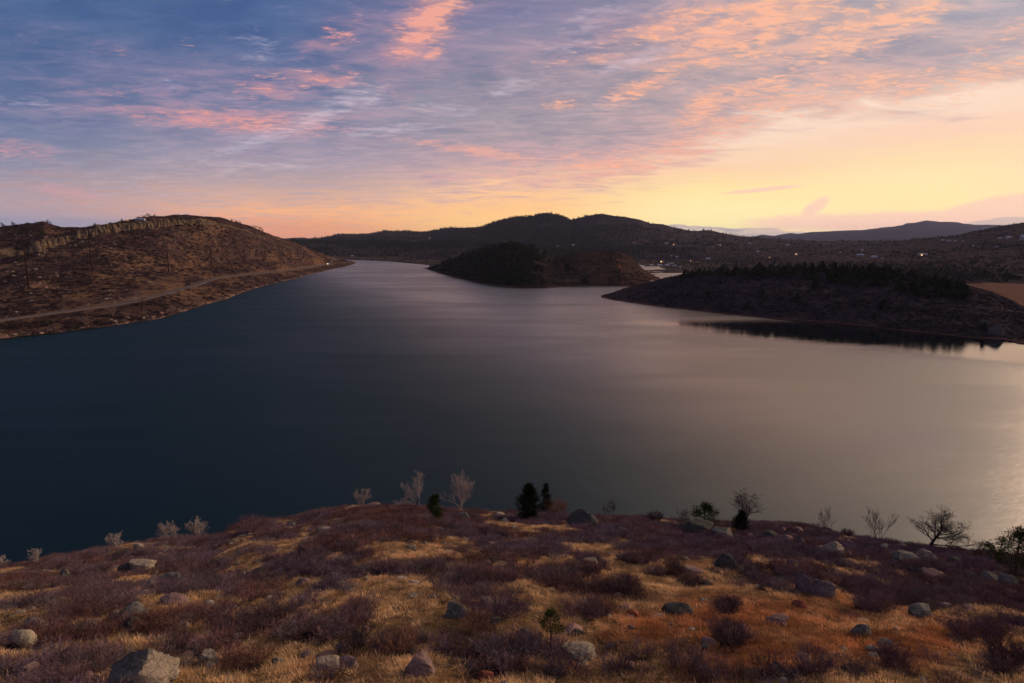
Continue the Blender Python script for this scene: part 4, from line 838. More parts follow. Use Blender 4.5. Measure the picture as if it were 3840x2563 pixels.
ROCKS = [
 # left third
 (520, 2150, 100, 46, 'pale', 'block', 'pale boulder with a dark left half, standing in brush below the windswept bare bush'),
 (466, 2150, 56, 34, 'dark', 'round', 'dark lichen-covered rock leaning on the left side of a pale two-tone boulder'),
 (232, 2174, 54, 42, 'grey', 'wedge', 'grey pointed boulder with a tan right face, near the left edge of the lakeside rim'),
 (632, 2188, 84, 30, 'grey', 'slab', 'low grey-green boulder just right of a smaller rounded one, under the pale block'),
 (562, 2209, 34, 32, 'grey', 'round', 'small rounded grey boulder left of a low grey-green one'),
 (517, 2066, 38, 32, 'pale', 'block', 'tan block of rock right on the rim beside the windswept bush'),
 (482, 2073, 30, 15, 'pink', 'slab', 'small pinkish rock left of the tan block on the rim'),
 (597, 2091, 28, 18, 'pale', 'block', 'little squarish tan rock a few steps below the rim'),
 (683, 2101, 32, 17, 'pink', 'round', 'small pink rounded rock in the brush below the leaning bare bushes'),
 (572, 2101, 38, 16, 'pink', 'slab', 'flat pinkish rock beside the little squarish tan rock'),
 (652, 2026, 34, 20, 'grey', 'round', 'grey boulder at the foot of a pale bare bush on the rim'),
 (96, 2148, 54, 14, 'pale', 'slab', 'long flat pale ledge near the rim at the far left'),
 (170, 2152, 34, 14, 'pale', 'slab', 'short flat ledge between the long ledge and the grey pointed boulder'),
 (485, 2325, 124, 50, 'grey', 'round', 'large dark grey boulder with a tan right end amid golden grass'),
 (470, 2368, 92, 44, 'dark', 'wedge', 'dark boulder with a pale right tip just below the large grey one'),
 (636, 2268, 104, 28, 'pink', 'slab', 'broad low pinkish outcrop in the heath, centre left'),
 (64, 2428, 118, 66, 'pale', 'round', 'big pale grey-green rounded boulder by the left edge of the slope'),
 (108, 2366, 104, 28, 'grey', 'slab', 'flat grey slab lying behind the big pale rounded boulder'),
 (322, 2352, 66, 18, 'pink', 'slab', 'thin flat pinkish slab left of the large dark grey boulder'),
 (244, 2478, 76, 46, 'grey', 'wedge', 'leaning grey boulder above the great split rock'),
 (500, 2592, 250, 135, 'grey', 'wedge', 'great split boulder at the bottom edge with a cracked right face coloured pale as lit'),
 (779, 2494, 76, 44, 'pale', 'block', 'pale angular boulder right of the great split rock'),
 (80, 2542, 96, 50, 'pink', 'round', 'pinkish tan boulder in the bottom left corner half sunk in dry grass'),
 (202, 2524, 42, 40, 'purple', 'block', 'purplish rock close left of the great split boulder'),
 (1228, 2514, 108, 34, 'pale', 'slab', 'pale low boulder behind a purple bush near the bottom, left of centre'),
 (1034, 2496, 50, 28, 'grey', 'round', 'small grey-green rock among tufts, left of the pale low boulder'),
 (1246, 2172, 36, 26, 'grey', 'round', 'small round grey rock at the edge of the golden clearing'),
 (1128, 2198, 66, 22, 'pink', 'wedge', 'low pointed pinkish rock left of the small round grey one'),
 (1036, 2348, 30, 16, 'pink', 'slab', 'small bright pink stone lying alone in golden grass'),
 (908, 2166, 22, 24, 'pale', 'block', 'little upright tan rock at the top of the golden clearing'),
 (962, 2152, 52, 18, 'dark', 'slab', 'dark flat slab right of the little upright tan rock'),
 (1174, 2122, 18, 28, 'pink', 'wedge', 'thin upright pinkish shard standing in the purple heath'),
 (1216, 2003, 54, 24, 'pale', 'block', 'pale knobbly outcrop on the hump left of the bare trees'),
 (1090, 1978, 44, 16, 'grey', 'slab', 'low grey rock on the crest of the hump'),
 (898, 2082, 26, 16, 'grey', 'slab', 'small grey rock in the hollow behind the hump'),
 (30, 2322, 34, 18, 'dark', 'round', 'small dark rock touching the left edge of the picture'),
 (692, 2352, 30, 18, 'pale', 'slab', 'small pale rock in the grass right of the dark boulder with a pale tip'),
 (352, 2196, 30, 12, 'pale', 'slab', 'thin pale rock in the heath left of the small rounded grey boulder'),
 (1145, 2468, 52, 26, 'pink', 'round', 'pinkish rock half hidden by grass above the pale low boulder'),
 (1036, 2390, 40, 16, 'dark', 'slab', 'low dark stone below the bright pink stone'),
 # middle third
 (2190, 1976, 124, 60, 'dark', 'ridge', 'big dark tilted outcrop with upright ribs on the rim, right of the round bush'),
 (1738, 1946, 44, 28, 'grey', 'ridge', 'grey rock on the rim beneath the second bare tree'),
 (1870, 1940, 44, 16, 'pale', 'slab', 'pale flat rock on the rim left of the dense dark pine'),
 (1895, 1962, 30, 18, 'pale', 'round', 'small pale rock just below the flat one left of the dense pine'),
 (1926, 1986, 28, 16, 'pale', 'round', 'small pale rock in the heath directly below the dense dark pine'),
 (2288, 1956, 36, 16, 'pink', 'round', 'small pinkish rock on the rim right of the dark tilted outcrop'),
 (2332, 2004, 60, 22, 'dark', 'slab', 'dark low rock in the purple heath below the rim, right of the tilted outcrop'),
 (2212, 2130, 82, 40, 'grey', 'block', 'grey square-topped block with a bush growing against its front'),
 (1716, 2322, 102, 50, 'grey', 'ridge', 'blue-grey rounded double boulder in golden grass, centre of the slope'),
 (1852, 2340, 54, 22, 'grey', 'slab', 'low grey stone under the bush right of the blue-grey double boulder'),
 (2373, 2314, 46, 34, 'orange', 'block', 'bright orange rounded block of sandstone in reddish grass'),
 (2170, 2472, 142, 36, 'pale', 'slab', 'long pale flat boulder beside the foot of the small lone pine'),
 (1572, 2540, 116, 68, 'pink', 'block', 'large pinkish boulder with a steep right side near the bottom, left of centre'),
 (1964, 2378, 30, 20, 'dark', 'round', 'small blue-grey rock left of the small lone pine'),
 (2168, 2384, 48, 22, 'dark', 'slab', 'low dark rock right of the small lone pine'),
 (1344, 2416, 72, 46, 'grey', 'ridge', 'grey boulder overgrown by grass, left of the middle bushes'),
 (1286, 2448, 66, 30, 'pink', 'round', 'brownish pink rock below the overgrown grey boulder'),
 (1546, 2246, 38, 18, 'pale', 'slab', 'small tan rock in the open golden clearing'),
 (1372, 2178, 22, 15, 'pale', 'block', 'tiny pale rock by the left heath edge of the clearing'),
 (1320, 2118, 40, 13, 'pink', 'slab', 'flat pink stone in the heath far left of the clearing'),
 (2140, 2502, 32, 26, 'red', 'wedge', 'small red-brown rock below the long pale flat boulder'),
 (2370, 2360, 30, 14, 'pink', 'slab', 'small pinkish stone below the bright orange block'),
 (2552, 2312, 124, 38, 'dark', 'ridge', 'long dark jagged rock right of the bright orange block'),
 (1296, 2512, 96, 36, 'pink', 'round', 'pinkish tan boulder left of the large pinkish one, at the bottom'),
 (1818, 2560, 64, 44, 'red', 'round', 'dull red rock buried in purple bushes at the bottom edge'),
 (1780, 1978, 38, 12, 'pink', 'slab', 'flat pinkish stone in the heath below the second bare tree'),
 (1400, 1888 + 14, 60, 10, 'pink', 'slab', 'thin pale ledge right of the small bare tree on the rim'),
 (1540, 2062, 46, 14, 'grey', 'slab', 'low grey rock at the top of the golden clearing'),
 (2500, 1975, 40, 14, 'grey', 'slab', 'small grey rock on the rim left of the wide ledge'),
 (2040, 2058, 26, 14, 'pale', 'round', 'small rock in the middle of the heath above the square-topped block'),
 # right third
 (2622, 2000, 140, 40, 'dark', 'slab', 'wide dark ledge on the rim in front of the clumpy green pine'),
 (2642, 1975, 34, 14, 'pink', 'slab', 'pinkish cap of rock on top of the wide dark ledge'),
 (2718, 2022, 86, 34, 'grey', 'slab', 'grey ledge lower right of the wide dark one, with a tan end'),
 (2898, 2024, 70, 30, 'dark', 'block', 'dark blocky rock right of the small rounded pine'),
 (2948, 2046, 76, 42, 'pink', 'round', 'rounded pinkish boulder beside a leaning greenish one'),
 (3004, 2050, 40, 44, 'grey', 'ridge', 'greenish boulder leaning right, beside the rounded pinkish one'),
 (2938, 2000, 28, 24, 'pink', 'wedge', 'small pointed rock on the rim behind the rounded pinkish boulder'),
 (2992, 2000, 50, 22, 'pink', 'round', 'smooth pinkish boulder on the rim left of the thin bare tree'),
 (3136, 2082, 86, 48, 'pale', 'wedge', 'large faceted greenish boulder with lit edges below the thin bare tree'),
 (3082, 2068, 42, 20, 'pale', 'round', 'pale rock touching the left side of the large faceted boulder'),
 (3190, 2046, 34, 20, 'pink', 'slab', 'slanting pinkish slab above the large faceted boulder'),
 (3392, 2058, 40, 22, 'grey', 'round', 'smooth grey round boulder on the rim between the two-stemmed tree and the spreading tree'),
 (3410, 2118, 112, 42, 'grey', 'round', 'broad grey boulder left of the domed one under the spreading tree'),
 (3486, 2112, 72, 54, 'pale', 'round', 'domed pale boulder standing under the spreading bare tree'),
 (3322, 2064, 50, 18, 'grey', 'slab', 'low grey rock under the two-stemmed tree'),
 (3448, 2172, 74, 40, 'dark', 'ridge', 'mossy dark boulder joined to the tilted pink slab'),
 (3516, 2176, 92, 38, 'pink', 'slab', 'tilted pink slab beside the mossy dark boulder'),
 (3730, 2200, 96, 50, 'grey', 'round', 'big rounded grey boulder near the right edge under the cut-off pine'),
 (3796, 2212, 84, 54, 'grey', 'ridge', 'cracked grey boulder at the right edge, touching the big rounded one'),
 (3656, 2172, 40, 20, 'grey', 'round', 'small grey rock in brush left of the big rounded boulder'),
 (3592, 2120, 56, 28, 'dark', 'slab', 'dark grey rock in brush right of the domed pale boulder'),
 (3030, 2226, 74, 80, 'purple', 'ridge', 'upper, taller hump of the purple-grey rock ridge in the heath'),
 (3094, 2240, 118, 60, 'purple', 'ridge', 'long lower flank of the purple-grey rock ridge sloping right'),
 (2735, 2134, 92, 54, 'dark', 'round', 'dark humped rock overgrown with brush below the ledges'),
 (2602, 2152, 86, 16, 'pink', 'slab', 'long flat pinkish slab level with the ground, above the orange grass'),
 (3004, 2282, 58, 24, 'red', 'wedge', 'low red-brown pointed rock in the orange grass'),
 (2924, 2346, 86, 30, 'pink', 'slab', 'flat pink slab tilted to the right in orange grass'),
 (3240, 2388, 78, 46, 'grey', 'wedge', 'lone grey-green boulder with a pale tip in the orange grass'),
 (3468, 2318, 90, 36, 'grey', 'slab', 'low grey-green boulder below the purple heath on the right'),
 (3550, 2280, 44, 18, 'pink', 'slab', 'pale pink flat stone above the low grey-green boulder'),
 (2966, 2120, 30, 26, 'purple', 'block', 'upright purple-grey stone above the rock ridge'),
 (2652, 2198, 46, 15, 'dark', 'slab', 'small dark flat stone at the upper edge of the orange grass'),
 (3806, 2460, 28, 18, 'pale', 'round', 'small pale rock in dark brush by the right edge'),
 (3166, 2116, 20, 20, 'pink', 'round', 'small pink rock below the large faceted boulder'),
 (2924, 2520, 66, 34, 'dark', 'ridge', 'dark broken rock near the bottom, right of centre'),
 (2702, 2042, 40, 14, 'grey', 'slab', 'small grey rock under the lower ledge'),
 (3352, 2088, 34, 16, 'pink', 'slab', 'small pinkish slab left of the broad grey boulder'),
 (3182, 2520, 40, 18, 'dark', 'slab', 'small dark stone in the orange grass near the bottom right'),
]
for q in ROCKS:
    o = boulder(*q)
    if q[0] == 500 and o:       # right-facing faces take the pale material, painting light from the right
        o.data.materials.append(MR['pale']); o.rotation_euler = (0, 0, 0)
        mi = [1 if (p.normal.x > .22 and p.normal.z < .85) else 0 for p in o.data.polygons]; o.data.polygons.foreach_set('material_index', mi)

# ------------------------------------------------------------------ leafless trees
def tube(V, F, pts, rad, sides):
    k0 = len(V)
    for i, p in enumerate(pts):
        d = (pts[min(i + 1, len(pts) - 1)] - pts[max(i - 1, 0)]).normalized(); s = d.orthogonal().normalized(); t = d.cross(s)
        for j in range(sides):
            a = 2 * math.pi * j / sides; V.append(p + (s * math.cos(a) + t * math.sin(a)) * rad[i])
    for i in range(len(pts) - 1):
        for j in range(sides):
            a = k0 + i * sides + j; b = k0 + i * sides + (j + 1) % sides; F.append((a, b, b + sides, a + sides))
def grow(r, H, W, stems=1, lean=(0, 0), up=.55, levels=4, base_clear=.18, rad=None, spread=1., dense=1., tw=.009):
    TV, TF, BV, BF = [], [], [], []
    rad = rad or H * .022
    def br(p, d, L, w, lev):
        n = 5 if lev == 0 else (4 if lev < 3 else 3); pts = [p.copy()]; rads = [w]; dd = d.copy()
        for i in range(n):
            dd = (dd + Vector((r.gauss(0, .13), r.gauss(0, .13), r.gauss(0, .08) + (.06 if lev else 0))) * (1 + lev * .25)).normalized()
            pts.append(pts[-1] + dd * L / n); rads.append(max(tw, w * (1 - .82 * (i + 1) / n)))
        V, F = (TV, TF) if lev == 0 else (BV, BF)
        tube(V, F, pts, rads, 7 if lev == 0 else (4 if lev < 2 else 3))
        if lev >= levels: return
        m = int(([14, 9, 7, 5, 3][lev]) * dense * (stems ** -.45) + .5)
        for j in range(m):
            t = (base_clear + (1 - base_clear) * (j + r.random() * .8) / m) if lev == 0 else .18 + .82 * (j + r.random()) / m
            i = min(int(t * n), n - 1); q = pts[i].lerp(pts[i + 1], t * n - i); w2 = rads[i] * .62
            ax = (pts[i + 1] - pts[i]).normalized(); s = ax.orthogonal().normalized(); s.rotate(Quaternion(ax, r.uniform(0, 6.283)))
            a = r.uniform(.5, 1.05) * (1.0 if lev else 1.05) * spread
            nd = (ax * math.cos(a) + s * math.sin(a)); nd.z = nd.z * .8 + up * .35; nd.normalize()
            br(q, nd, L * (.62 if lev == 0 else .55) * (1.12 - .55 * t) * r.uniform(.75, 1.15), max(w2, tw * 1.2), lev + 1)
    for k in range(stems):
        a = r.uniform(0, 6.283) if stems > 1 else 0; sp = .28 * (stems > 1)
        if stems == 2: a = k * math.pi + .2
        d = Vector((lean[0] + math.cos(a) * sp, lean[1] + math.sin(a) * sp * .6, 1)).normalized()
        br(Vector((math.cos(a) * .12 * (stems > 1), math.sin(a) * .1 * (stems > 1), -.25)), d, H * .92, rad / (stems ** .4), 0)
    for L in (TV, BV):
        for i, v in enumerate(L):
            L[i] = v
    xs = [v.x for v in BV]; zs = [v.z for v in BV]
    cx = 0.; hw = sorted(abs(x) for x in xs)[int(len(xs) * .97)]; hz = sorted(zs)[int(len(zs) * .99)]
    kx, kz = (W / 2) / hw, H / hz
    f = lambda v: Vector((v.x * kx, v.y * kx, v.z * kz))
    return [f(v) if False else Vector((v.x * kx if abs(v.z) > .5 else v.x, v.y * kx if abs(v.z) > .5 else v.y, v.z * kz)) for v in TV], TF, [f(v) for v in BV], BF
def m_bark(name, c):
    m_, N, b = mat(name); P = N.new('ShaderNodeNewGeometry').outputs['Position']; a = N.noise(P, 6., 4, .6)
    N.put(b.inputs['Base Color'], N.mix(a, tuple(x * .65 for x in c), tuple(min(1, x * 1.35) for x in c))); bump(N, b, a, .6, .03); return m_
BK_pale = m_bark('pale_bark', (.33, .285, .265)); BK_rose = m_bark('rosy_bark', (.30, .25, .225)); BK_dark = m_bark('dark_bark', (.060, .042, .042)); BK_brown = m_bark('brown_bark', (.11, .075, .06))
def bare(px, py, h, w, bark, label, name='bare_tree', cat='tree', bmat=None, **kw):
    loc, _ = hit(T_near, px, py)
    r = random.Random(int(px * 7 + py)); kw_, kh_ = px_scale(loc); H = h * kh_ * 1.03; W = w * kw_
    TV, TF, BV, BF = grow(r, H, W, **kw)
    e = empty(name, loc, label, cat, 'leafless trees and bushes along the rim')
    mesh_obj('trunk' if name == 'bare_tree' else 'stem', TV, TF, bark, e, True); mesh_obj('branches', BV, BF, bmat or bark, e)
bare(-6, 2094, 48, 60, BK_pale, 'pale bare bush cut by the left edge of the picture at the rim', 'bare_bush', 'bush', stems=3, base_clear=.1, levels=3)
bare(138, 2122, 62, 58, BK_pale, 'small pale bare tree standing alone at the far left of the rim', stems=2, base_clear=.25)
bare(452, 2042, 50, 100, BK_pale, 'windswept pale bare bush bent over to the left', 'bare_bush', 'bush', stems=3, lean=(-.55, 0), base_clear=.1, levels=4, up=.2)
bare(625, 2030, 68, 78, BK_rose, 'dense bare bush standing behind a grey boulder on the rim', 'bare_bush', 'bush', stems=4, base_clear=.08)
bare(748, 2018, 72, 74, BK_rose, 'open bare bush fanning upward from dark brush, just left of the gap in the rim', 'bare_bush', 'bush', stems=4, base_clear=.1, up=1., spread=.7)
bare(1355, 1905, 72, 66, BK_rose, 'small bare tree at the left end of the row on the high rim', up=1., spread=.8, stems=4, base_clear=.1)
bare(1568, 1902, 134, 112, BK_pale, 'tall pale bare tree with a dense crown, left of the small green pine', up=.8, spread=.95, stems=2, tw=.009, base_clear=.18, dense=1.1)
bare(1515, 1906, 44, 70, BK_rose, 'low bare shrub at the left foot of the tall pale bare tree', 'bare_bush', 'bush', stems=4, base_clear=.05, levels=3)
bare(1722, 1918, 130, 112, BK_rose, 'rounded brownish bare tree, right of the small green pine', stems=2, base_clear=.15, dense=1.1, up=.8, spread=.95, tw=.009)
bare(2290, 1956, 80, 60, BK_brown, 'faint thin bare sapling right of the dark tilted outcrop', stems=2, base_clear=.3, levels=3, rad=.05)
bare(2562, 1972, 56, 50, BK_brown, 'thin dark bare bush left of the clumpy green pine', 'bare_bush', 'bush', stems=3, base_clear=.1, levels=3)
bare(2784, 1970, 104, 124, BK_dark, 'dark bare tree with several forking stems behind the small rounded pine', stems=4, base_clear=.35, spread=.8, up=.7, tw=.005)
bare(3096, 2002, 92, 72, BK_brown, 'thin brown bare tree on the rim, left of the two-stemmed one', stems=2, base_clear=.15, levels=4, rad=.06, tw=.005)
bare(3290, 2042, 126, 100, BK_brown, 'two-stemmed thin bare tree left of the big spreading one', stems=3, base_clear=.12, rad=.08, tw=.007, up=1., spread=.75)
bare(3494, 2064, 168, 200, BK_dark, 'big dark spreading bare tree on the rim at the right', stems=1, base_clear=.2, rad=.2, dense=1.0, spread=1.15, up=.35, tw=.005)

BK_shore = m_bark('shore_bark', (.17, .115, .095))
for px, py, h, w, lb in [(540, 1136, 62, 60, 'bare brown tree standing between the road and the water, below the pale cutting'), (425, 1190, 46, 60, 'wide bare bush near the water below the third pole'), (330, 1218, 40, 56, 'bare bush on the shore in front of the second pole'), (470, 1196, 34, 46, 'small bare bush on the bank, left of the roadside tree'), (745, 1146, 34, 52, 'bare bush overhanging the water below the widest part of the road'), (816, 1128, 30, 44, 'bare bush at the waterline where the road bends'), (884, 1108, 28, 40, 'bare bush at the waterline just past the road bend'), (1012, 1068, 26, 40, 'bare bush at the waterline halfway to the point'), (1100, 1042, 18, 30, 'small bare bush at the waterline near the point'), (1296, 997, 16, 26, 'bare bush at the very tip of the left shore'), (1270, 1002, 12, 22, 'little bare bush just before the tip of the left shore'), (650, 1172, 30, 44, 'low bare bush on the pinkish shore stones'), (200, 1240, 30, 50, 'bare bush near the lone green shrub by the water')]:
    loc, _ = hit(T_left, px, py, 30)
    if loc is None: continue
    r = random.Random(px); TV, TF, BV, BF = grow(r, h * loc.y / FPX, w * loc.y / FPX, stems=4, base_clear=.06, up=.8, levels=3, spread=.9)
    k_ = .10; e = empty('bare_bush', loc, lb, 'bush', 'leafless bushes along the left shore'); mesh_obj('stem', TV, TF, BK_shore, e, True)
    BV2 = []; V2, F2 = BV, BF
    ob = mesh_obj('branches', V2, F2, BK_shore, e)
# ------------------------------------------------------------------ pines
m_, N_, b_ = mat('pine_needles'); r_ = N_.new('ShaderNodeNewGeometry').outputs['Random Per Island']
N_.put(b_.inputs['Base Color'], N_.mix(r_, (.020, .030, .010), (.065, .085, .026))); M_need = m_
m_, N_, b_ = mat('dark_needles'); r_ = N_.new('ShaderNodeNewGeometry').outputs['Random Per Island']
N_.put(b_.inputs['Base Color'], N_.mix(r_, (.008, .012, .006), (.024, .032, .013))); M_needd = m_
def pine(px, py, h, w, label, nm, clump=1., open_=.0, clear=.12, nb=60, top=.55, rnd=False):
    loc, _ = hit(T_near, px, py); r = random.Random(int(px)); kw_, kh_ = px_scale(loc); H = h * kh_ * 1.06; W = w * kw_ / 2
    TV, TF, BV, BF, CV, CF = [], [], [], [], [], []
    tr = [Vector((0, 0, -.3)), Vector((H * .01, 0, H * .3)), Vector((-H * .01, 0, H * .7)), Vector((0, 0, H * .97))]
    tube(TV, TF, tr, [H * .03, H * .024, H * .013, .01], 7)
    def tuft(p, d, s, n):
        for _ in range(n):
            q = p + Vector((r.gauss(0, 1), r.gauss(0, 1), r.gauss(0, .8))) * s * .42
            dd = (d * .5 + (q - p).normalized() + Vector((r.gauss(0, .4), r.gauss(0, .4), .25 + r.gauss(0, .4)))).normalized() * s * r.uniform(.35, .7)
            t = dd.orthogonal().normalized(); t.rotate(Quaternion(dd.normalized(), r.uniform(0, 6.28))); t *= s * .07
            k = len(CV); CV.extend([q - t, q + t, q + dd]); CF.append((k, k + 1, k + 2))
    for i in range(nb):
        f = clear + (1 - clear) * (i + r.random()) / nb; z = H * f
        prof = (math.sin(min(1, (f - clear) / (1 - clear) * 1.02) ** .55 * math.pi * .93 + .18) if rnd else (1 - ((f - clear) / (1 - clear)) ** 1.5) * .92 + .10)
        L = W * max(.1, prof) * r.uniform(.45, 1.2); a = r.uniform(0, 6.283); up = .15 + .55 * f
        d = Vector((math.cos(a), math.sin(a), up)).normalized(); p0 = Vector((0, 0, z * .97)); p1 = p0 + d * L * .5; p2 = p0 + Vector((math.cos(a), math.sin(a), up * 1.15)).normalized() * L
        tube(BV, BF, [p0, p1, p2], [H * .008, H * .005, .008], 3)
        s = W * .34 * clump
        for t in ((.45, .75, 1.) if not open_ else (.85, 1.)): tuft(p0.lerp(p2, t), d, s * r.uniform(.7, 1.15), int(46 * (.7 if open_ else 1)))
    tuft(Vector((0, 0, H * .97)), Vector((0, 0, 1)), W * .3, 50)
    e = empty('pine_tree', loc, label, 'tree', 'green pines on the near slope')
    mesh_obj('trunk', TV, TF, BK_brown, e, True); mesh_obj('branches', BV, BF, BK_brown, e); mesh_obj('crown', CV, CF, nm, e)
pine(1632, 1962, 96, 76, 'small olive-green pine between two pale bare trees', M_need, nb=44, clear=.25, clump=.9)
pine(1983, 1950, 120, 96, 'dense dark pine, the broadest of the pair on the rim', M_needd, nb=80, clear=.05, clump=.85)
pine(2046, 1926, 114, 48, 'narrow dark pine just right of the dense broad one', M_needd, nb=44, clear=.12, clump=1.05)
pine(2640, 1974, 74, 94, 'clumpy green pine behind the wide dark ledge', M_need, nb=34, clear=.1, clump=1.05, open_=1, rnd=True)
pine(2778, 2000, 76, 64, 'small rounded dark pine in front of the forking bare tree', M_needd, nb=60, clear=.03, rnd=True)
pine(2064, 2428, 128, 98, 'small lone pine in the middle of the slope beside a pale flat boulder', M_need, nb=30, clear=.30, clump=.95, open_=1, rnd=True)
pine(3802, 2190, 185, 170, 'large dark green pine at the right edge of the picture', M_need, nb=62, clear=.16, rnd=True, clump=.7, open_=1)
pine(3705, 2110, 62, 110, 'low bushy green pine just left of the large one at the right edge', M_need, nb=34, clear=.0, rnd=True, clump=.7, open_=1)

# ------------------------------------------------------------------ single bushes that stand by themselves
def m_fix(name, c, var=.4):
    m_, N, b = mat(name); r_ = N.new('ShaderNodeNewGeometry').outputs['Random Per Island']
    N.put(b.inputs['Base Color'], N.mix(r_, tuple(x * (1 - var) for x in c), tuple(x * (1 + var) for x in c))); return m_
SB = {'purple': m_fix('purple_twigs', (.14, .085, .095)), 'rust': m_fix('rust_twigs', (.22, .115, .075)), 'dark': m_fix('dark_twigs', (.075, .048, .05)), 'tan': m_fix('tan_twigs', (.26, .17, .10))}
def shrub(px, py, w, h, c, label):
    loc, _ = hit(T_near, px, py); kw_, kh_ = px_scale(loc); W = w * kw_ / 2; H = h * kh_; r = random.Random(int(px * 3 + py))
    V, F = twigs(int(60 + 50 * min(2, W)), W, H, .010 + .006 * (loc.y > 60), r, 5)
    o = mesh_obj('shrub', V, F, SB[c]); o.location = loc; tag(o, label, 'shrub', 'leafless bushes on the near slope')
for q in [(2086, 1926, 86, 54, 'rust', 'round reddish bare bush on the rim right of the narrow pine'),
          (2456, 1958, 62, 34, 'dark', 'dark red-brown bush alone on the rim, right of the tilted outcrop'),
          (940, 1998, 130, 50, 'purple', 'rounded purple bush on the rim at the left end of the hump'),
          (2726, 2300, 100, 52, 'dark', 'isolated dark bush in orange grass right of the jagged dark rock'),
          (1906, 2186, 66, 30, 'purple', 'small round bush in the golden clearing, right of a longer one'),
          (1790, 2182, 120, 42, 'purple', 'long low bush in the upper golden clearing'),
          (1790, 2368, 110, 62, 'rust', 'reddish round bush in front of the blue-grey double boulder'),
          (1850, 2320, 270, 92, 'purple', 'broad purple bush behind and right of the blue-grey double boulder'),
          (2212, 2146, 86, 36, 'rust', 'bush growing against the front of the square-topped block'),
          (3100, 1996 + 8, 34, 24, 'dark', 'tiny dark bush at the foot of the thin brown bare tree'),
          (3176, 2012, 44, 28, 'dark', 'dark bush on the rim right of the thin brown bare tree'),
          (2180, 2318, 190, 66, 'purple', 'wide purple bush left of the bright orange block'),
          (2320, 2232, 160, 60, 'dark', 'dark bush in the chain of bushes above the bright orange block'),
          (3320, 2240, 170, 56, 'purple', 'purple bush right of the lower flank of the rock ridge'),
          (3270, 2300, 150, 62, 'purple', 'rounded purple bush above the lone grey-green boulder'),
          (3640, 2390, 230, 60, 'purple', 'long purple bush beside the faint footpath on the right'),
          (3770, 2500, 150, 90, 'dark', 'dark bush around a small pale rock at the right edge'),
          (2740, 2420, 150, 76, 'dark', 'dark bush in the red-orange grass, lower right of centre'),
          (3326, 2490, 70, 46, 'purple', 'small purple bush alone in orange grass near the bottom'),
          (1500, 2440, 150, 70, 'rust', 'reddish bush between the overgrown grey boulder and the broad purple bush'),
          (2560, 2500, 160, 70, 'purple', 'purple bush near the bottom, right of the long pale flat boulder'),
          (1000, 2360, 170, 66, 'dark', 'dark bush in golden grass left of the bright pink stone'),
          (860, 2350, 150, 60, 'purple', 'purple bush left of the dark one in the golden grass'),
          (3050, 2530, 170, 80, 'purple', 'large purple bush at the bottom edge, right of the broken rock'),
          (300, 2300, 240, 76, 'purple', 'rosy purple bush above the thin flat slab on the left'),
          (1330, 2440, 120, 74, 'dark', 'dark bush beside the grass-covered grey boulder')]:
    shrub(*q)

# ------------------------------------------------------------------ conifers far across the water
def conifer_mesh(name, r, slim=.32, n=70, m=None):
    V, F = [], []
    tube(V, F, [Vector((0, 0, -.06)), Vector((0, 0, .35))], [.022, .018], 4); nt = len(F)
    for i in range(n):
        f = .10 + .9 * (i + r.random()) / n; R_ = slim * (1 - f) ** .75 * (1.1 if f < .3 else 1) * r.uniform(.7, 1.15) + .015; a = r.uniform(0, 6.28)
        p = Vector((0, 0, f)); q = Vector((math.cos(a) * R_, math.sin(a) * R_, f - .05 + r.gauss(0, .02))); s = Vector((-math.sin(a), math.cos(a), 0)) * R_ * .55
        k = len(V); V += [p + Vector((0, 0, .03)), q - s, q + s + Vector((0, 0, .03)), q + Vector((0, 0, -.05))]; F += [(k, k + 1, k + 3), (k, k + 3, k + 2)]
    o = mesh_obj(name, V, F, [BK_dark, m or M_needf], parent=False)
    mi = [0] * nt + [1] * (len(F) - nt); o.data.polygons.foreach_set('material_index', mi); return o.data
def roundtree_mesh(name, r, m=None):
    V, F = [], []
    tube(V, F, [Vector((0, 0, -.06)), Vector((0, 0, .4))], [.03, .02], 4); nt = len(F)
    cs = [(Vector((r.gauss(0, .16), r.gauss(0, .16), r.uniform(.32, .82))), r.uniform(.14, .24)) for _ in range(7)]
    for c_, s_ in cs:
        for _ in range(14):
            d = Vector((r.gauss(0, 1), r.gauss(0, 1), r.gauss(0, 1))).normalized(); p = c_ + d * s_ * r.uniform(.5, 1); t = d.orthogonal().normalized() * .07; u_ = d.cross(t).normalized() * .07
            k = len(V); V += [p - t, p + t, p + u_ + d * .03]; F.append((k, k + 1, k + 2))
    o = mesh_obj(name, V, F, [BK_dark, m or M_needf], parent=False); o.data.polygons.foreach_set('material_index', [0] * nt + [1] * (len(F) - nt)); return o.data
m_, N_, b_ = mat('far_needles'); r_ = N_.new('ShaderNodeNewGeometry').outputs['Random Per Island']; oi = N_.new('ShaderNodeObjectInfo').outputs['Random']
N_.put(b_.inputs['Base Color'], N_.mix(N_.m('MULTIPLY', N_.m('ADD', r_, oi), .5), (.010, .014, .007), (.040, .046, .020))); M_needf = m_
r1 = random.Random(21)
CON = [conifer_mesh('conifer_%d' % i, r1, .30 + .05 * i) for i in range(3)] + [roundtree_mesh('pinyon_%d' % i, r1) for i in range(3)]
def conifer(tree, px, py, h, label, group, kinds=(0, 1, 2, 3, 4, 5), wide=1.):
    loc, nn = hit(tree, px, py, 60, 2)
    if loc is None: return None
    o = bpy.data.objects.new('conifer', CON[r1.choice(kinds)]); COL.objects.link(o); o.location = loc - Vector((0, 0, .2))
    H = h * loc.y / FPX; o.scale = (H * wide * r1.uniform(.85, 1.2), H * wide * r1.uniform(.85, 1.2), H); o.rotation_euler = (0, 0, r1.uniform(0, 6.28)); return tag(o, label, 'tree', group)
gl = ('dark conifer in the wood along the top of the low right-hand peninsula', 'conifers along the top of the peninsula')
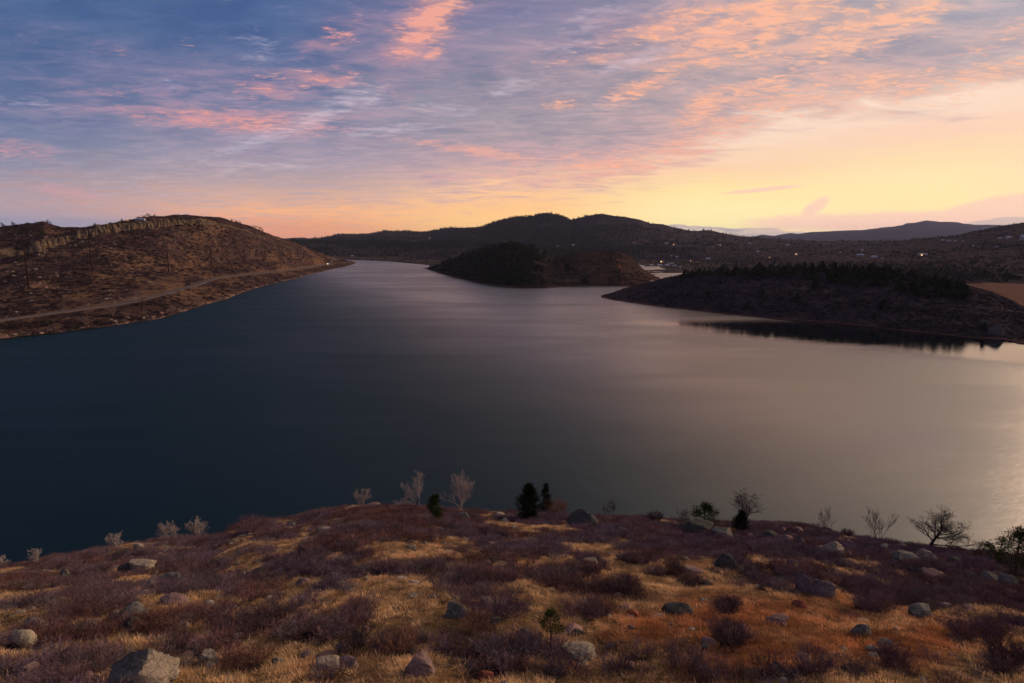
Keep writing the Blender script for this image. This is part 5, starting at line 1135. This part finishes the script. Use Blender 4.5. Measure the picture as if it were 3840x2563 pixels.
for i in range(150):
    px = r1.choice([2600, 2690, 2740, 2850, 2920, 3000, 3060, 3120, 3180, 3230, 3290, 3350, 3400, 3440, 3480, 3540, 3600]) + r1.gauss(0, 26); px = min(max(px, 2560), 3640); base = float(np.interp(px, [2560, 2700, 3000, 3350, 3560, 3640], [1030, 1016, 1006, 1020, 1066, 1090])); dn = float(np.interp(px, [2560, 2700, 3000, 3250, 3500, 3640], [6, 26, 44, 72, 92, 40]))
    conifer(T_pen, px, base + 3 + dn * r1.random() ** 1.2, r1.choice([15, 19, 24, 28, 33, 40, 44]) * r1.uniform(.85, 1.1) * (1 if px > 2750 else .75), *gl, wide=1.2)
for px, py, h in [(2395, 1085, 16), (2560, 1050, 26), (2585, 1046, 22), (2610, 1042, 24), (2630, 1044, 20)]:
    conifer(T_pen, px, py, h, 'small dark conifer near the tip of the right-hand peninsula', 'conifers near the tip of the peninsula')
for px, py, h, s in [(2520, 1085, 22, 'nearest to its tip'), (2660, 1110, 28, 'left one of a pair below the wood'), (2740, 1155, 26, 'low down close to the water'), (2800, 1160, 28, 'low down, right of another near the shore'), (2862, 1128, 32, 'mid slope under the wood'), (2990, 1128, 34, 'mid slope, centre of the peninsula'), (3060, 1085, 36, 'just under the wood, centre right'), (3145, 1115, 26, 'small, in the middle of the slope'), (3140, 1165, 30, 'lower slope, centre right'), (3315, 1158, 38, 'tall, standing alone on the lower slope'), (3225, 1140, 34, 'beside the tall lone one'), (3280, 1198, 26, 'close above the dark water'), (3340, 1105, 26, 'just under the right end of the wood'), (3700, 1135, 34, 'below the orange field'), (3612, 1252, 40, 'right at the waterline near the big pale boulder'), (3690, 1240, 36, 'against the big pale boulder'), (3570, 1110, 26, 'on the pale rocks')]:
    conifer(T_pen, px, py, h, 'dark conifer on the peninsula slope, ' + s, 'scattered conifers on the peninsula slope', wide=1.2)
for px, py, w, h, lb in [(3735, 1252, 60, 34, 'big pale grey boulder on the peninsula shore near the right edge'), (3690, 1214, 36, 14, 'flat pale rock above the big boulder on the peninsula shore')]:
    loc, _ = hit(T_pen, px, py, 30); W = w * loc.y / FPX; H = h * loc.y / FPX; V, F = rock_mesh(rr, W, W * .8, H, 'wedge', 3); o = mesh_obj('boulder', V, F, MR['dark']); o.location = loc; tag(o, lb, 'boulder')
gl = ('small dark conifer on the wooded headland in the middle of the lake', 'conifers on the wooded headland')
for i in range(120):
    px = r1.triangular(1620, 2045, 1930); sk = float(np.interp(px, [1600, 1650, 1702, 1798, 1894, 1995, 2040], [1004, 990, 975, 940, 921, 930, 950])); sh = float(np.interp(px, [1600, 1700, 1800, 1950, 2050], [1008, 1040, 1062, 1078, 1079]))
    conifer(T_head, px, sk + 2 + (sh - sk - 6) * r1.random() ** 1.25, r1.uniform(15, 27), *gl, wide=1.15)
for i in range(30):
    t = r1.random(); px = 2080 + 130 * t + r1.gauss(0, 12); py = 975 + 92 * t + r1.gauss(0, 8)
    conifer(T_head, px, py, r1.uniform(12, 20), 'small dark conifer in the gully between the two humps of the headland', 'conifers in the headland gully', wide=1.1)
# the rest of the headland wood and the wooded ranges read as one mass
Q = px_points(T_head, 2600, 1600, 2060, 905, 1078, seed=23); pxx, pyy = proj(Q[:, 0], Q[:, 1], Q[:, 2])
k = rng.random(len(Q)) < np.clip((fbm(Q[:, 0] / 30, Q[:, 1] / 30, 3, .5, sx=9.) - .35) * 3.2, .08, .9) * np.clip((2050 - pxx) / 60, 0, 1); Q = Q[k]; n = len(Q)
def as_proto(mesh, i):
    o = bpy.data.objects.new('far_tree_%d' % i, mesh); return o
wood_c = proto_coll('far_woods', [as_proto(m, i) for i, m in enumerate(CON)])
s = rng.uniform(5, 9.5, n)
tag(scatter('headland_wood', Q[:, :3], np.stack([s * 1.2, s * 1.2, s], -1), rng.uniform(0, 6.28, n), np.ones((n, 3)), rng.integers(0, 6, n), wood_c), 'dense dark wood covering the near side of the headland', 'wood', kind='stuff')
Q, s = far_wood; n = len(Q); s = s * 2.6
sv = rng.uniform(3.5, 8.5, len(VQ)) * np.clip(VQ[:, 1] / 2200, .7, 1.6); Q = np.concatenate([Q, VQ]); s = np.concatenate([s, sv]); n = len(Q)
tag(scatter('far_wood', Q[:, :3], np.stack([s * 1.2, s * 1.2, s], -1), rng.uniform(0, 6.28, n), np.ones((n, 3)), rng.integers(0, 6, n), wood_c), 'far pine woods on the dark ranges behind the lake', 'wood', kind='stuff')
Q = px_points(T_pen, 480, 2640, 3640, 1000, 1120, seed=29); pxx, pyy = proj(Q[:, 0], Q[:, 1], Q[:, 2])
bs = np.interp(pxx, [2560, 2700, 3000, 3350, 3560, 3640], [1030, 1016, 1006, 1020, 1066, 1090]); dn = np.interp(pxx, [2560, 2700, 3000, 3250, 3500, 3640], [6, 26, 40, 60, 84, 40])
Q = Q[(pyy > bs) & (pyy < bs + dn)]; n = len(Q); s = rng.uniform(5, 8.5, n)
tag(scatter('peninsula_wood', Q[:, :3], np.stack([s * 1.2, s * 1.2, s], -1), rng.uniform(0, 6.28, n), np.ones((n, 3)), rng.integers(0, 6, n), wood_c), 'undergrowth of small conifers beneath the peninsula trees', 'wood', kind='stuff')
# trees on the left hill
for px, py, h, s in [(48, 852, 26, 'at the far left of its skyline'), (60, 870, 30, 'left, below the skyline'), (75, 880, 28, 'second from the left below the skyline'), (20, 858, 28, 'touching the left edge'), (85, 866, 20, 'right of the left cluster'), (178, 838, 18, 'on the top of the first rounded knoll'), (190, 842, 14, 'on the right shoulder of the first knoll'), (80, 878, 16, 'beside the left cluster'), (122, 884, 26, 'above the first cliff'), (148, 878, 20, 'a broad low one above the first cliff'), (165, 880, 18, 'right of the broad low one'), (62, 940, 30, 'left of the first cliff'), (8, 905, 26, 'by the left edge, half way up'), (270, 905, 26, 'in the gap between two cliffs'), (226, 856, 10, 'small, in the skyline dip'), (250, 860, 10, 'second small one in the skyline dip'), (270, 861, 12, 'third small one in the skyline dip'), (290, 861, 12, 'fourth small one in the skyline dip'), (314, 862, 14, 'at the right end of the skyline dip'), (352, 852, 20, 'round one where the long cliff begins'), (362, 852, 14, 'beside the round one'), (415, 840, 12, 'small, on the skyline over the cliff'), (455, 834, 18, 'larger, on the skyline over the cliff'), (516, 824, 16, 'first of the row by the hilltop house'), (532, 822, 18, 'second of the row by the hilltop house'), (550, 818, 20, 'third of the row by the hilltop house'), (560, 816, 18, 'fourth of the row by the hilltop house'), (570, 815, 12, 'last of the row by the hilltop house'), (582, 814, 14, 'right of the row by the hilltop house'), (460, 1024, 20, 'lone, half way up, left of the third pole'), (184, 1222, 28, 'a lone green one between road and water'), (620, 1168, 26, 'by the waterline in the middle of the shore'), (840, 826, 14, 'at the right shoulder'), (872, 834, 16, 'on the right shoulder crest'), (886, 838, 18, 'right of the crest one'), (900, 842, 16, 'at the end of the crest row'), (960, 856, 16, 'first of the clump on the falling skyline'), (975, 862, 18, 'second of the clump on the falling skyline'), (985, 868, 14, 'last of the clump on the falling skyline'), (770, 1142, 14, 'small, close to the water'), (890, 836, 12, 'tiny, on the crest')]:
    conifer(T_left, px, py + 3, h * 1.05, 'dark green tree on the left hill, ' + s, 'trees on the left hill', (3, 4, 5) if h > 12 else (0, 3, 4), 1.0)

# ------------------------------------------------------------------ cliff bands on the left hill: outcrops made of upright blocks
m_, N_, b_ = mat('cliff_sandstone'); P = N_.new('ShaderNodeNewGeometry').outputs['Position']
mp = N_.new('ShaderNodeMapping'); N_.put(mp.inputs[0], P); mp.inputs['Scale'].default_value = (.7, .7, 1.3); a = N_.noise(mp.outputs[0], .35, 6, .65); d = N_.noise(P, 1.6, 5, .6); oi = N_.new('ShaderNodeObjectInfo').outputs['Random']
c = N_.mix(N_.step(a, .35, .62), (.065, .050, .034), (.17, .130, .08)); c = N_.mix(N_.m('MULTIPLY', oi, .5), c, (.17, .115, .065)); c = N_.mix(N_.step(d, .5, .7, 0., .5), c, (.05, .045, .03)); N_.put(b_.inputs['Base Color'], c); bump(N_, b_, N_.m('ADD', a, d), .9, .8); M_cliff = m_
r2 = random.Random(31)
def block_mesh(r):
    V, F = rock_mesh(r, 1, 1, 1, r.choice(['block', 'ridge', 'wedge']), 2); return mesh_obj('slab', V, F, M_cliff, parent=False).data
BLK = [block_mesh(r2) for _ in range(6)]
def cliff(pts, n, label):
    """pts: (px, top py, base py) along the band"""
    cx = sum(p[0] for p in pts) / len(pts); c0, _ = hit(T_left, cx, float(np.interp(cx, [p[0] for p in pts], [p[2] for p in pts])))
    e = empty('cliff', c0, label, 'cliff', 'tan cliff bands on the left hill')
    for i in range(n):
        px = pts[0][0] + (pts[-1][0] - pts[0][0]) * (i + r2.uniform(-.2, .6)) / n; tp_ = float(np.interp(px, [p[0] for p in pts], [p[1] for p in pts])); bs = float(np.interp(px, [p[0] for p in pts], [p[2] for p in pts]))
        low = r2.random() ** 1.5 * (bs - tp_) * .6; loc, _ = hit(T_left, px, bs - low)
        if loc is None or r2.random() < .16: continue
        H = (bs - low - tp_) * loc.y / FPX * r2.choice([.5, .7, .85, 1., 1.1]); W = (pts[-1][0] - pts[0][0]) / n * loc.y / FPX * r2.uniform(1.6, 5.5)
        o = bpy.data.objects.new('rock_slab', r2.choice(BLK)); COL.objects.link(o); o.parent = e; o.location = loc - c0 + Vector((r2.gauss(0, .6), r2.gauss(0, 1.2), -1.)); o.scale = (W, W * r2.uniform(.6, 1.1), H + 1.5); o.rotation_euler = (r2.uniform(-.25, .1), r2.uniform(-.3, .3), r2.uniform(-1.2, 1.2))
cliff([(72, 938, 958), (110, 925, 958), (150, 905, 942), (160, 910, 940)], 16, 'blunt tan cliff above the first pole, leftmost of the cliffs on the hill')
cliff([(155, 893, 925), (175, 900, 932)], 4, 'thin pale rock pillar between the two left cliffs on the hill')
cliff([(172, 908, 938), (215, 888, 930), (262, 886, 910)], 16, 'fluted tan cliff right of the thin pillar on the left hill')
cliff([(292, 866, 890), (330, 862, 894), (385, 848, 880)], 18, 'low tan crag where the long cliff begins on the left hill')
cliff([(380, 846, 876), (450, 840, 868), (520, 834, 858), (575, 828, 853)], 46, 'long ribbed tan cliff under the hilltop house')
cliff([(580, 826, 850), (640, 822, 845), (690, 824, 842), (780, 828, 842)], 30, 'broken right end of the tan cliff band near the summit')

# ------------------------------------------------------------------ power poles along the hillside
M_pole = m_bark('pole_wood', (.030, .015, .014)); M_glass = m_fix('insulator', (.12, .10, .10)); M_wire = m_fix('wire', (.05, .045, .045))
tops = []
for (bx, by, tx, ty, s) in [(109, 1086, 87, 939, 'nearest and tallest, at the far left'), (346, 1020, 332, 905, 'second from the left, beside the dirt track'), (634, 1021, 626, 926, 'third from the left, above the pale cutting'), (794, 994, 790, 934, 'fourth from the left'), (918, 984, 915, 934, 'fifth from the left'), (996, 974, 994, 928, 'sixth from the left, small with distance'), (1062, 962, 1060, 926, 'seventh from the left, nearly lost against the hill'), (1118, 958, 1117, 932, 'farthest, close to the lake point')]:
    loc, _ = hit(T_left, bx, by, 40); H = (by - ty) * loc.y / FPX * 1.005
    e = empty('power_pole', loc, 'wooden power pole on the left hill, ' + s, 'power pole', 'power poles along the left hill')
    V, F = [], []; rp = .42 + loc.y * .00022; tube(V, F, [Vector((0, 0, -1)), Vector((0, 0, H))], [rp * 1.2, rp * .75], 8); mesh_obj('post', V, F, M_pole, e, True)
    for zz, ww in ((H - .9, 2.2), (H * .72, 1.7) if s.startswith('nearest') else (H - .9, 0)):
        if not ww: continue
        V, F = [], []; tube(V, F, [Vector((-ww, .3, zz)), Vector((ww, .3, zz))], [.12, .12], 4); ca = mesh_obj('crossarm', V, F, M_pole, e)
        for k in (-.9, 0, .9):
            V, F = [], []; tube(V, F, [Vector((k * ww, .3, zz)), Vector((k * ww, .3, zz + .5))], [.1, .06], 6); mesh_obj('insulator', V, F, M_glass, ca)
    tops.append(loc + Vector((0, .3, H - .4)))
V, F = [], []
for k in (-1.9, 0, 1.9):
    for a, b in zip(tops, tops[1:]):
        pts = [a.lerp(b, t / 10) + Vector((k, 0, -4 * (t / 10) * (1 - t / 10) * (b - a).length * .02)) for t in range(11)]; tube(V, F, pts, [.03] * 11, 3)
tag(mesh_obj('power_line', V, F, M_wire), 'thin power wires slung between the poles on the left hill', 'power line')

# ------------------------------------------------------------------ houses, far off
M_wall = [m_fix('house_wall_white', (.32, .32, .35), .1), m_fix('house_wall_tan', (.34, .25, .19), .1), m_fix('house_wall_grey', (.28, .30, .34), .1)]
M_roof = [m_fix('roof_grey', (.30, .32, .36), .1), m_fix('roof_brown', (.14, .09, .07), .1), m_fix('roof_white', (.38, .40, .45), .05)]
lm, N_, b_ = mat('lit_window'); b_.inputs['Emission Color'].default_value = (1, .55, .20, 1); b_.inputs['Emission Strength'].default_value = 7.; b_.inputs['Base Color'].default_value = (.5, .3, .1, 1)
dw = m_fix('dark_window', (.04, .045, .055), .1)
def house(tree, px, py, w, h, wall, roof, lit, label, name='house', cat='house', group='houses in the far valley', yaw=0.):
    loc, _ = hit(tree, px, py, 60)
    if loc is None: print('no house', px, py); return
    W, H = w * loc.y / FPX, h * loc.y / FPX; D = W * .7; e = empty(name, loc, label, cat, group, yaw); hw = H * .62
    V = [(-W / 2, -D / 2, -2), (W / 2, -D / 2, -2), (W / 2, D / 2, -2), (-W / 2, D / 2, -2), (-W / 2, -D / 2, hw), (W / 2, -D / 2, hw), (W / 2, D / 2, hw), (-W / 2, D / 2, hw), (-W / 2, 0, H * .97), (W / 2, 0, H * .97)]
    mesh_obj('wall', V, [(0, 1, 5, 4), (1, 2, 6, 9, 5), (2, 3, 7, 6), (3, 0, 4, 8, 7)], M_wall[wall], e)
    o_ = W * .04; t = .35
    V = []
    for s in (-1, 1): V += [(-W / 2 - o_, s * (D / 2 + o_), hw - o_ * .5), (W / 2 + o_, s * (D / 2 + o_), hw - o_ * .5), (W / 2 + o_, 0, H), (-W / 2 - o_, 0, H)]
    V += [(a, b, c + t) for a, b, c in V]
    rf = mesh_obj('roof', V, [(0, 1, 2, 3), (4, 5, 6, 7), (8, 9, 10, 11), (12, 13, 14, 15), (0, 1, 9, 8), (4, 5, 13, 12), (1, 2, 10, 9), (3, 0, 8, 11), (5, 6, 14, 13), (7, 4, 12, 15)], M_roof[roof], e)
    for k in (-.25, .22):
        ww, wh = W * .12, hw * .42
        mesh_obj('window', [(k * W - ww, -D / 2 - .06, hw * .25), (k * W + ww, -D / 2 - .06, hw * .25), (k * W + ww, -D / 2 - .06, hw * .25 + wh), (k * W - ww, -D / 2 - .06, hw * .25 + wh), (k * W - ww, -D / 2 + .05, hw * .25), (k * W + ww, -D / 2 + .05, hw * .25), (k * W + ww, -D / 2 + .05, hw * .25 + wh), (k * W - ww, -D / 2 + .05, hw * .25 + wh)],
                 [(0, 1, 2, 3), (4, 7, 6, 5), (0, 4, 5, 1), (1, 5, 6, 2), (2, 6, 7, 3), (3, 7, 4, 0)], lm if lit and k < 0 else dw, e)
    return e
for q in [(2482, 984, 14, 8, 0, 1, 1, 'low house with a bright orange light, at the valley floor left of the village'), (2500, 917, 12, 6, 0, 2, 0, 'house with a bright pale roof high on the dark slope'), (2527, 920, 7, 7, 1, 1, 1, 'small lit house right of the bright-roofed one'),
          (2443, 998, 14, 5, 0, 2, 0, 'leftmost white shed of the village by the small water'), (2474, 998, 16, 6, 0, 2, 0, 'second white shed of the village'), (2502, 998, 14, 6, 2, 2, 0, 'third shed of the village, grey with a white roof'), (2530, 1000, 14, 5, 0, 0, 0, 'fourth building of the village, grey roofed'), (2550, 1004, 10, 4, 2, 0, 0, 'small grey building at the right end of the village'), (2472, 1003, 5, 4, 0, 1, 1, 'tiny lit hut in front of the second shed'), (2516, 991, 20, 4, 2, 0, 0, 'long grey barn behind the village'),
          (2591, 981, 5, 5, 1, 1, 1, 'tiny lit house right of the village'), (2615, 985, 10, 4, 1, 1, 1, 'low lit house by the shore road'), (2655, 974, 14, 7, 2, 0, 0, 'grey house in the trees between village and wood'), (2538, 968, 8, 6, 2, 0, 0, 'bluish roofed house above the village'), (2519, 963, 8, 5, 2, 0, 0, 'small house left of the bluish roofed one'),
          (2986, 956, 10, 5, 0, 2, 1, 'brightly lit white house in the fields beyond the peninsula wood'), (2886, 967, 5, 4, 0, 1, 1, 'small lit house left of the bright white one'), (2842, 947, 8, 6, 2, 0, 0, 'blue-grey house on the far meadow'), (3152, 950, 6, 5, 0, 2, 1, 'tiny white house with a glint in the far meadow'), (3233, 942, 8, 6, 0, 2, 0, 'white gabled house above the farm'), (3224, 962, 22, 9, 2, 0, 0, 'dark grey farm buildings, left group beyond the wood'), (3276, 968, 20, 8, 2, 0, 0, 'dark grey farm buildings, middle group beyond the wood'),
          (3308, 972, 7, 4, 0, 0, 0, 'small pale shed right of the middle farm'), (3458, 960, 26, 9, 2, 0, 1, 'wide grey farmhouse with a lit window, right group'), (3535, 903, 9, 4, 0, 2, 0, 'first of the white houses in a row on the right hill'), (3557, 905, 12, 4, 0, 2, 0, 'second of the white houses in a row on the right hill'), (3582, 905, 8, 3, 0, 2, 0, 'third of the white houses in a row on the right hill'), (3611, 906, 6, 3, 0, 2, 0, 'last of the white houses in a row on the right hill'),
          (3780, 895, 16, 8, 0, 2, 0, 'white house near the top of the right hill'), (3750, 896, 14, 4, 1, 2, 0, 'long low building left of the hilltop white house'), (3834, 900, 16, 18, 0, 2, 0, 'tall white building cut by the right edge of the picture'), (3649, 925, 6, 4, 0, 2, 0, 'tiny white shed below the row on the right hill'), (3738, 928, 8, 4, 0, 0, 0, 'small pale shed on the right slope'), (3494, 934, 12, 4, 1, 1, 0, 'tan barn in the middle of the right slope'), (3420, 924, 8, 4, 1, 1, 0, 'small tan house on the right slope'),
          (2645, 916, 5, 5, 0, 0, 1, 'tiny house with a pale light high above the village'), (2702, 922, 7, 4, 0, 1, 1, 'house with an orange window on the high slope'), (2674, 927, 9, 4, 1, 1, 0, 'tan house left of the one with an orange window'), (2692, 922, 8, 4, 2, 0, 0, 'grey house beside the one with an orange window'), (2780, 920, 10, 5, 1, 1, 0, 'tan house on the right end of the high slope'), (2810, 917, 10, 5, 2, 0, 0, 'grey house on the right end of the high slope'),
          (2952, 922, 12, 5, 2, 0, 0, 'grey house among trees on the far rise'), (2150, 924, 10, 7, 0, 2, 0, 'pale gabled house above the headland'), (1896, 908, 4, 4, 1, 1, 1, 'tiny lit house on the dark ridge behind the headland'), (1612, 895, 5, 4, 1, 1, 1, 'tiny lit house far off on the left range'), (2015, 934, 6, 5, 1, 1, 1, 'small lit house just behind the wooded hump'), (2090, 927, 8, 5, 2, 0, 0, 'grey house behind the headland saddle'), (1320, 962, 8, 4, 0, 0, 0, 'small pale house at the far end of the lake'), (2380, 912, 14, 4, 1, 1, 0, 'tan house on the shoulder of the dark range')]:
    house(T_hills, *q[:2], *q[2:7], q[7])
# house, shed and yellow truck at the top of the left hill
house(T_left, 520, 828, 18, 9, 0, 0, 0, 'low pale house on top of the left hill above the cliff', group='buildings on the left hill')
house(T_left, 536, 828, 14, 8, 2, 2, 0, 'grey shed right of the pale house on top of the left hill', 'shed', 'shed', 'buildings on the left hill')
def vehicle(tree, px, py, w, h, body_m, label, name, cat):
    loc, _ = hit(tree, px, py, 30); W = w * loc.y / FPX; H = h * loc.y / FPX; e = empty(name, loc + Vector((0, 0, .4)), label, cat)
    def bx(nm, x0, x1, z0, z1, y0, y1, m_):
        V = [(x, y, z) for z in (z0, z1) for y in (y0, y1) for x in (x0, x1)]; return mesh_obj(nm, V, [(0, 1, 3, 2), (4, 6, 7, 5), (0, 4, 5, 1), (2, 3, 7, 6), (0, 2, 6, 4), (1, 5, 7, 3)], m_, e)
    bx('body', -W / 2, W / 2, H * .18, H * .62, -1, 1, body_m); V = [(-W * .42, -.95, H * .62), (W * .28, -.95, H * .62), (W * .28, .95, H * .62), (-W * .42, .95, H * .62), (-W * .36, -.85, H), (W * .18, -.85, H), (W * .18, .85, H), (-W * .36, .85, H)]
    mesh_obj('cab', V, [(0, 1, 5, 4), (1, 2, 6, 5), (2, 3, 7, 6), (3, 0, 4, 7), (4, 5, 6, 7)], body_m, e); bx('windscreen', -W * .3, W * .15, H * .68, H * .92, -.99, -.93, dw)
    for x in (-W * .32, W * .32):
        for y in (-1, .8):
            V, F = [], []; tube(V, F, [Vector((x, y, H * .18)), Vector((x, y + .25, H * .18))], [H * .2, H * .2], 10); V += [Vector((x, y, H * .18)), Vector((x, y + .25, H * .18))]; F += [(j, (j + 1) % 10, 20) for j in range(10)] + [(10 + j, 10 + (j + 1) % 10, 21) for j in range(10)]; mesh_obj('wheel', V, F, dw, e)
    return e
vehicle(T_left, 477, 833, 8, 6, m_fix('yellow_paint', (.75, .42, .05), .05), 'yellow truck parked on top of the left hill above the cliff', 'truck', 'truck')
v_ = pt(1226, 993, z=float(road_P[0].z)); T_road = bvh(road)
e = vehicle(T_road, 1224, 993, 11, 5, m_fix('cream_paint', (.70, .62, .38), .05), 'pale car with its headlight on, driving along the road by the lake point', 'car', 'car')
if e:
    H = 5 * e.location.y / FPX; W = 11 * e.location.y / FPX
    V, F = [], []; tube(V, F, [Vector((W * .5, -.9, H * .45)), Vector((W * .5 + .15, -1.05, H * .45))], [.5, .5], 8); V.append(Vector((W * .5 + .15, -1.05, H * .45))); F += [(8 + j, 8 + (j + 1) % 8, 16) for j in range(8)]
    hl, N_, b_ = mat('headlight_glow'); b_.inputs['Emission Color'].default_value = (1, .85, .5, 1); b_.inputs['Emission Strength'].default_value = 10.; mesh_obj('headlight', V, F, hl, e)

# ------------------------------------------------------------------ evening haze in the air
hm = bpy.data.materials.new('haze_air'); hm.use_nodes = True; N = NT(hm.node_tree); N.n.clear()
o_ = N.new('ShaderNodeOutputMaterial'); pv = N.new('ShaderNodeVolumePrincipled'); pv.inputs['Color'].default_value = (.62, .70, 1.0, 1); pv.inputs['Density'].default_value = 2.3e-5
N.l.new(pv.outputs[0], o_.inputs['Volume'])
q = 20500.; zb, zt = -14., 520.
haze = mesh_obj('haze', [(-q, -q, zb), (q, -q, zb), (q, q, zb), (-q, q, zb), (-q, -q, zt), (q, -q, zt), (q, q, zt), (-q, q, zt)], [(0, 3, 2, 1), (4, 5, 6, 7), (0, 1, 5, 4), (1, 2, 6, 5), (2, 3, 7, 6), (3, 0, 4, 7)], hm)
tag(haze, 'thin blue-violet evening haze over the lake and hills', 'haze', kind='stuff')
